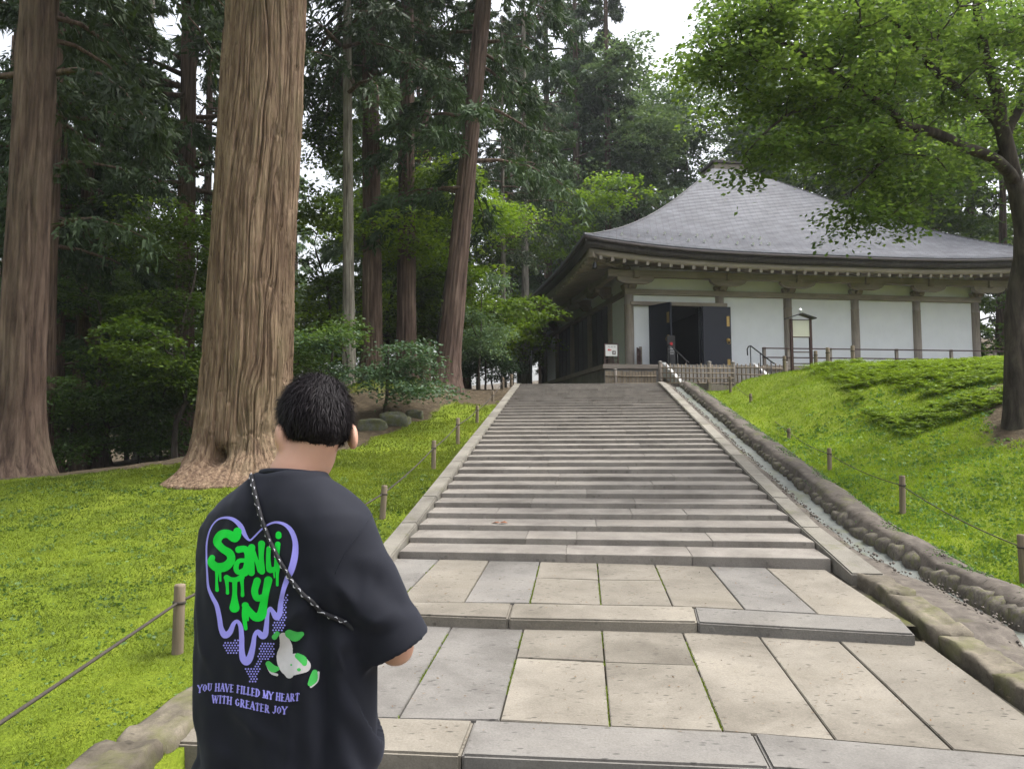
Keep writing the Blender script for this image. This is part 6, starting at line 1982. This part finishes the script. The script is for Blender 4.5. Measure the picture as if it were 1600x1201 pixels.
# --- the print on the back
def zp(x, y): return 300 + x / 3.432, 780 + y / 3.432         # drawing units -> photo pixel
GS = 2.0
gx0, gy0, gx1, gy1 = 0, 60, 720, 1190
gxs = np.arange(gx0, gx1 + GS, GS); gys = np.arange(gy0, gy1 + GS, GS)
class Ink:
    def __init__(self): self.d = np.full((len(gxs), len(gys)), 50.0)
    def seg(self, a, b, wa, wb):
        m_ = max(wa, wb) / 2 + 8
        i0 = max(0, int((min(a[0], b[0]) - m_ - gx0) / GS)); i1 = min(len(gxs), int((max(a[0], b[0]) + m_ - gx0) / GS) + 2)
        j0 = max(0, int((min(a[1], b[1]) - m_ - gy0) / GS)); j1 = min(len(gys), int((max(a[1], b[1]) + m_ - gy0) / GS) + 2)
        if i1 <= i0 or j1 <= j0: return
        X, Y = np.meshgrid(gxs[i0:i1], gys[j0:j1], indexing='ij')
        dx, dy = b[0] - a[0], b[1] - a[1]; L2 = dx * dx + dy * dy + 1e-9
        t = np.clip(((X - a[0]) * dx + (Y - a[1]) * dy) / L2, 0, 1)
        d = np.hypot(X - a[0] - t * dx, Y - a[1] - t * dy) - (wa + (wb - wa) * t) / 2
        self.d[i0:i1, j0:j1] = np.minimum(self.d[i0:i1, j0:j1], d)
    def line(self, pts, closed=False, smooth=True):
        P_ = np.array(pts, float)
        if smooth and len(P_) > 2:
            n = len(P_); out = []
            for i in range(n if closed else n - 1):
                p0 = P_[(i - 1) % n] if closed or i > 0 else P_[0]; p1 = P_[i]; p2 = P_[(i + 1) % n]; p3 = P_[(i + 2) % n] if closed or i + 2 < n else P_[-1]
                for t in np.linspace(0, 1, 5)[:-1]:
                    out.append(.5 * (2 * p1 + (p2 - p0) * t + (2 * p0 - 5 * p1 + 4 * p2 - p3) * t ** 2 + (3 * p1 - p0 - 3 * p2 + p3) * t ** 3))
            out.append(P_[0] if closed else P_[-1]); P_ = np.array(out)
        for i in range(len(P_) - 1): self.seg(P_[i, :2], P_[i + 1, :2], max(2, P_[i, 2]), max(2, P_[i + 1, 2]))
    def build(self, name, mat, off):
        d = self.d; ids = {}; V_ = []; F_ = []
        def vid(key, x, y):
            if key not in ids:
                p = on_shirt_px(*zp(x, y), off)
                ids[key] = -1 if p is None else len(V_)
                if p is not None: V_.append(p)
            return ids[key]
        ins = d < 0
        any_ = ins[:-1, :-1] | ins[1:, :-1] | ins[:-1, 1:] | ins[1:, 1:]
        for i, j in np.argwhere(any_):
            c = [(i, j), (i + 1, j), (i + 1, j + 1), (i, j + 1)]; poly = []
            for k in range(4):
                a, b = c[k], c[(k + 1) % 4]; da, db = d[a], d[b]
                if da < 0: poly.append(vid(a, gxs[a[0]], gys[a[1]]))
                if (da < 0) != (db < 0):
                    t = da / (da - db); key = (min(a, b), max(a, b))
                    poly.append(vid(key, gxs[a[0]] + t * (gxs[b[0]] - gxs[a[0]]), gys[a[1]] + t * (gys[b[1]] - gys[a[1]])))
            if len(poly) >= 3 and -1 not in poly: F_.append(tuple(poly))
        me = bpy.data.meshes.new(name); me.from_pydata([tuple(p) for p in V_], [], F_)
        me.polygons.foreach_set('use_smooth', np.ones(len(F_), bool)); me.update(); me.materials.append(MAT[mat])
        return link(bpy.data.objects.new(name, me), shirt)
pur = Ink()
pur.line([(310, 218, 10), (285, 190, 22), (262, 142, 26), (225, 108, 20), (180, 97, 12), (135, 112, 8), (100, 160, 8), (82, 230, 9), (80, 310, 9), (84, 400, 10), (90, 470, 14), (110, 520, 20), (135, 570, 24), (150, 640, 26),
          (158, 690, 28), (178, 725, 36), (205, 710, 30), (225, 665, 22), (245, 652, 18), (262, 680, 24), (268, 740, 28), (268, 800, 30), (275, 850, 36), (295, 868, 40), (315, 840, 36), (330, 780, 28), (338, 728, 22), (355, 708, 24),
          (378, 730, 34), (395, 720, 32), (402, 670, 26), (408, 610, 20), (420, 582, 18), (435, 600, 24), (455, 630, 34), (472, 610, 30), (478, 550, 26), (490, 490, 24), (510, 430, 30), (535, 370, 36), (552, 300, 36), (555, 230, 30),
          (535, 170, 26), (500, 135, 18), (455, 122, 12), (415, 132, 10), (375, 160, 9), (335, 200, 9)], True)
def dots(poly, step=15, r=9.5):
    poly = np.array(poly, float)
    def inside(x, y):
        c = False; n = len(poly)
        for i in range(n):
            (x1, y1), (x2, y2) = poly[i], poly[(i + 1) % n]
            if (y1 > y) != (y2 > y) and x < (x2 - x1) * (y - y1) / (y2 - y1) + x1: c = not c
        return c
    y = poly[:, 1].min(); k = 0
    while y < poly[:, 1].max():
        x = poly[:, 0].min() + (step / 2 if k % 2 else 0)
        while x < poly[:, 0].max():
            if inside(x, y): pur.seg((x, y), (x + .01, y), r, r)
            x += step
        y += step * .9; k += 1
dots([(165, 760), (200, 768), (252, 740), (252, 822), (185, 822)])
dots([(368, 772), (440, 758), (440, 850), (380, 858), (345, 985), (315, 985), (282, 895), (330, 905), (352, 850)])
dots([(520, 470), (512, 560), (500, 690), (445, 740), (430, 700), (440, 650), (480, 640), (490, 540)])
GL_ = {'Y': [(0, 1, .3, .5, .2), (.62, 1, .34, .5, .12), (.31, .5, .31, 0, .2)], 'O': [(.13, .3, .13, .7, .2), (.5, .3, .5, .7, .2), (.13, .72, .31, .96, .1), (.31, .96, .5, .72, .1), (.13, .28, .31, .04, .1), (.31, .04, .5, .28, .1)],
       'U': [(.13, 1, .13, .25, .2), (.5, 1, .5, .25, .11), (.13, .22, .31, .04, .13), (.31, .04, .5, .25, .1)], 'H': [(.12, 0, .12, 1, .2), (.54, 0, .54, 1, .2), (.12, .5, .54, .5, .1)],
       'A': [(.05, 0, .3, 1, .1), (.3, 1, .56, 0, .22), (.15, .32, .45, .32, .1)], 'V': [(.05, 1, .32, 0, .22), (.32, 0, .58, 1, .1)], 'E': [(.12, 0, .12, 1, .2), (.12, .97, .46, .97, .1), (.12, .5, .38, .5, .1), (.12, .03, .48, .03, .1)],
       'F': [(.12, 0, .12, 1, .2), (.12, .97, .46, .97, .1), (.12, .5, .38, .5, .1)], 'I': [(.14, 0, .14, 1, .2)], 'L': [(.12, 0, .12, 1, .2), (.12, .03, .46, .03, .1), (.46, .03, .46, .2, .08)],
       'D': [(.12, 0, .12, 1, .2), (.12, .97, .32, .97, .1), (.12, .03, .32, .03, .1), (.32, .97, .5, .7, .14), (.5, .7, .5, .3, .2), (.5, .3, .32, .03, .14)],
       'M': [(.09, 0, .09, 1, .1), (.09, 1, .36, .05, .2), (.36, .05, .64, 1, .1), (.64, 0, .64, 1, .2)], 'R': [(.12, 0, .12, 1, .2), (.12, .97, .38, .95, .1), (.4, .92, .42, .6, .18), (.4, .55, .12, .5, .1), (.25, .5, .52, .03, .2)],
       'T': [(.28, 0, .28, 1, .2), (.02, .97, .54, .97, .1), (.02, .97, .02, .78, .07), (.54, .97, .54, .78, .07)], 'W': [(.04, 1, .24, 0, .2), (.24, 0, .42, .9, .09), (.42, .9, .6, 0, .2), (.6, 0, .8, 1, .09)],
       'G': [(.46, .8, .3, .96, .1), (.3, .96, .13, .72, .12), (.13, .72, .13, .28, .2), (.13, .28, .3, .04, .12), (.3, .04, .5, .15, .12), (.5, .15, .5, .42, .18), (.36, .44, .56, .44, .08)],
       'J': [(.34, 1, .34, .25, .2), (.34, .22, .18, .03, .12), (.18, .03, .05, .2, .14)]}
WID = {'I': .30, 'W': .88, 'M': .76, 'H': .68, 'A': .62, 'V': .64, 'E': .54, 'F': .5, 'L': .52, 'T': .58, 'J': .46}
SER = {'Y': [(.02, 1), (.6, 1), (.31, 0)], 'U': [(.13, 1), (.5, 1)], 'H': [(.12, 0), (.12, 1), (.54, 0), (.54, 1)], 'A': [(.05, 0), (.56, 0)], 'V': [(.05, 1), (.58, 1)], 'E': [(.12, 0), (.12, 1)], 'F': [(.12, 0), (.12, 1)], 'I': [(.14, 0), (.14, 1)],
       'L': [(.12, 0), (.12, 1)], 'D': [(.08, 0), (.08, 1)], 'M': [(.09, 0), (.09, 1), (.64, 0), (.64, 1)], 'R': [(.12, 0), (.12, 1), (.54, 0)], 'T': [(.28, 0)], 'W': [(.04, 1), (.42, .95), (.8, 1)], 'J': [(.34, 1)]}
def text(s_, path, cap, ink):
    """letters set along a polyline baseline, fitted to its length"""
    path = np.array(path, float); q = np.r_[0, np.cumsum(np.linalg.norm(np.diff(path, axis=0), axis=1))]
    adv = [(.34 if c == ' ' else WID.get(c, .64) + .07) for c in s_]
    sc = q[-1] / sum(adv); pos = 0
    for c, w_ in zip(s_, adv):
        if c != ' ':
            def mp(x, y):
                t = min(max(pos + x * sc, 0), q[-1] - .01)
                i = min(np.searchsorted(q, t, 'right') - 1, len(path) - 2)
                d_ = (path[i + 1] - path[i]) / np.linalg.norm(path[i + 1] - path[i])
                bx2 = path[i] + d_ * (t - q[i])
                return bx2[0] + y * cap * .06, bx2[1] - y * cap
            for x0, y0, x1, y1, w2_ in GL_[c]:
                n_ = w2_ * cap * .95; ink.seg(mp(x0, .04 + y0 * .92), mp(x1, .04 + y1 * .92), n_, n_)
            for sx, sy in SER.get(c, []):
                ink.seg(mp(sx - .13, .04 + sy * .92), mp(sx + .13, .04 + sy * .92), cap * .085, cap * .085)
        pos += w_ * sc
text('YOU HAVE FILLED MY HEART', [(32, 1036), (90, 1026), (165, 1026), (240, 1034), (330, 1052), (420, 1070), (500, 1082), (578, 1076)], 42, pur)
text('WITH GREATER JOY', [(108, 1088), (180, 1092), (270, 1112), (350, 1130), (430, 1146), (512, 1150)], 42, pur)
pur.build('purple_print', 'ink_purple', .0012)
grn = Ink()
for st_ in ([(246, 172, 44), (232, 204, 50), (196, 184, 44), (158, 190, 46), (138, 226, 44), (165, 262, 40), (204, 288, 44), (212, 324, 44), (182, 358, 50), (136, 362, 48), (106, 336, 40), (112, 312, 30)],
            [(138, 360, 26), (135, 430, 14), (137, 484, 20)], [(152, 376, 14), (155, 434, 12)],
            [(252, 268, 36), (288, 266, 34), (302, 300, 36), (296, 350, 34), (286, 392, 38)], [(290, 326, 22), (252, 330, 24), (238, 366, 28), (252, 390, 26), (282, 376, 24)],
            [(322, 258, 40), (322, 320, 30), (320, 390, 38)], [(326, 268, 26), (346, 320, 22), (366, 380, 26)], [(376, 238, 38), (374, 300, 28), (378, 384, 34)],
            [(414, 262, 24), (412, 320, 24), (418, 374, 32), (446, 372, 28)], [(462, 240, 30), (458, 300, 26), (460, 352, 34)], [(466, 186, 30), (466, 196, 32)], [(462, 360, 28), (460, 400, 16), (460, 458, 14)], [(442, 380, 12), (445, 416, 9)],
            [(188, 418, 30), (212, 428, 26), (240, 428, 26), (268, 416, 32)], [(232, 430, 28), (231, 510, 26), (230, 578, 54)], [(188, 424, 24), (192, 470, 16), (193, 500, 18)], [(268, 424, 24), (272, 470, 16), (273, 512, 20)],
            [(352, 436, 40), (338, 490, 38), (352, 528, 34), (384, 520, 30)], [(412, 432, 44), (398, 500, 38), (386, 560, 42), (374, 618, 52), (340, 628, 44), (306, 592, 34), (286, 566, 34)], [(290, 566, 34), (282, 620, 26), (290, 690, 20)], [(300, 600, 14), (302, 646, 10)]):
    grn.line(st_)
grn.build('green_print', 'ink_green', .0016)
wh = Ink()                                            # a plain white and green splash stands for the small figure
wh.line([(490, 730, 40), (505, 790, 70), (500, 840, 90), (520, 890, 100), (560, 880, 110), (600, 890, 70)])
wh.line([(505, 900, 60), (525, 935, 44)]); wh.line([(400, 880, 6), (425, 925, 12), (458, 938, 14)]); wh.line([(676, 925, 12), (668, 970, 14), (636, 1002, 12)])
wh.build('white_print', 'ink_white', .0020)
for st_ in ([(520, 715, 44), (556, 732, 54), (588, 720, 30)], [(570, 838, 30), (594, 856, 40), (602, 878, 24)], [(574, 910, 18), (574.5, 910, 18)], [(536, 886, 10), (536.5, 886, 10)],
            [(412, 878, 30), (436, 905, 40), (462, 905, 22)], [(655, 925, 30), (648, 960, 44), (632, 986, 26)], [(446, 736, 26), (462, 716, 22)]):
    lg = Ink(); lg.line(st_); lg.build('soft_green_print', 'ink_leaf', .0024)

# --- the braided cord worn across the back
cp_ = [(391, 724), (396, 752), (403, 782), (412, 812), (424, 845), (440, 878), (456, 906), (478, 932), (503, 953), (524, 964), (540, 971)]
cord, CPts = surf_line(cp_, .0055, .0050, 'bag_cord', 'cord', None, 90)
tag(cord, 'black braided cord with white zigzag threads slung across the shirt back', 'cord')
P_ = np.array(CPts)
# the cord goes on over the shoulder and under the arm, down the front
def extend(start, pts_b):
    W_ = body_to_world(np.array(pts_b)); out = [start]
    for p in W_:
        n_ = bvh_s.find_nearest(Vector(p)); out.append(np.array(n_[0] + n_[1] * .005))
    MB().tube(out, .0055, 6).build('cord_end', MAT['cord'], cord, True)
extend(P_[0], [(-.10, 0.02, 1.47), (-.11, .06, 1.44), (-.10, .12, 1.38), (-.06, .15, 1.28), (0, .16, 1.18)])
extend(P_[-1], [(.235, -.02, 1.10), (.245, .03, 1.06), (.22, .1, 1.02), (.15, .16, .98)])
tot = np.r_[0, np.cumsum(np.linalg.norm(np.diff(P_, axis=0), axis=1))]
zz = []
nz = 34
for k in range(nz + 1):
    t = tot[-1] * k / nz
    p = np.array([np.interp(t, tot, P_[:, i]) for i in range(3)])
    i = min(np.searchsorted(tot, t), len(P_) - 1); tg = P_[i] - P_[i - 1] if i else P_[1] - P_[0]; tg /= np.linalg.norm(tg) + 1e-9
    vw = np.array([0, 0, EYE]) - p; vw /= np.linalg.norm(vw)
    nr = on_shirt_n = bvh_s.find_nearest(Vector(p)); nrm = np.array(nr[1]);
    if nrm @ vw < 0: nrm = -nrm
    sd2 = np.cross(tg, nrm); sd2 /= np.linalg.norm(sd2) + 1e-9
    zz.append(p + sd2 * (.0046 if k % 2 else -.0046) + nrm * .0035)
MB().tube(zz, .0012, 5).build('white_thread', MAT['thread'], cord)

# ------------------------------------------------------------------ pale lens veil, added as a thin haze volume around the scene
hz_m = bpy.data.materials.new('veil_haze'); hz_m.use_nodes = True
hn_ = hz_m.node_tree; hn_.nodes.clear()
ho_ = hn_.nodes.new('ShaderNodeOutputMaterial'); hp_ = hn_.nodes.new('ShaderNodeVolumePrincipled')
hp_.inputs['Color'].default_value = (0.90, 0.95, 1.0, 1)
hp_.inputs['Density'].default_value = 0.0005
hp_.inputs['Anisotropy'].default_value = 0.3
hn_.links.new(hp_.outputs[0], ho_.inputs['Volume'])
lo_ = gv.min(0); hi_ = gv.max(0)
hz_o = MB().box(lo_[0] - 5, hi_[0] + 5, lo_[1] - 5, hi_[1] + 5, lo_[2] - 1.0, max(hi_[2], 48.0) + 1.0).build('haze', hz_m)
tag(hz_o, kind='stuff')
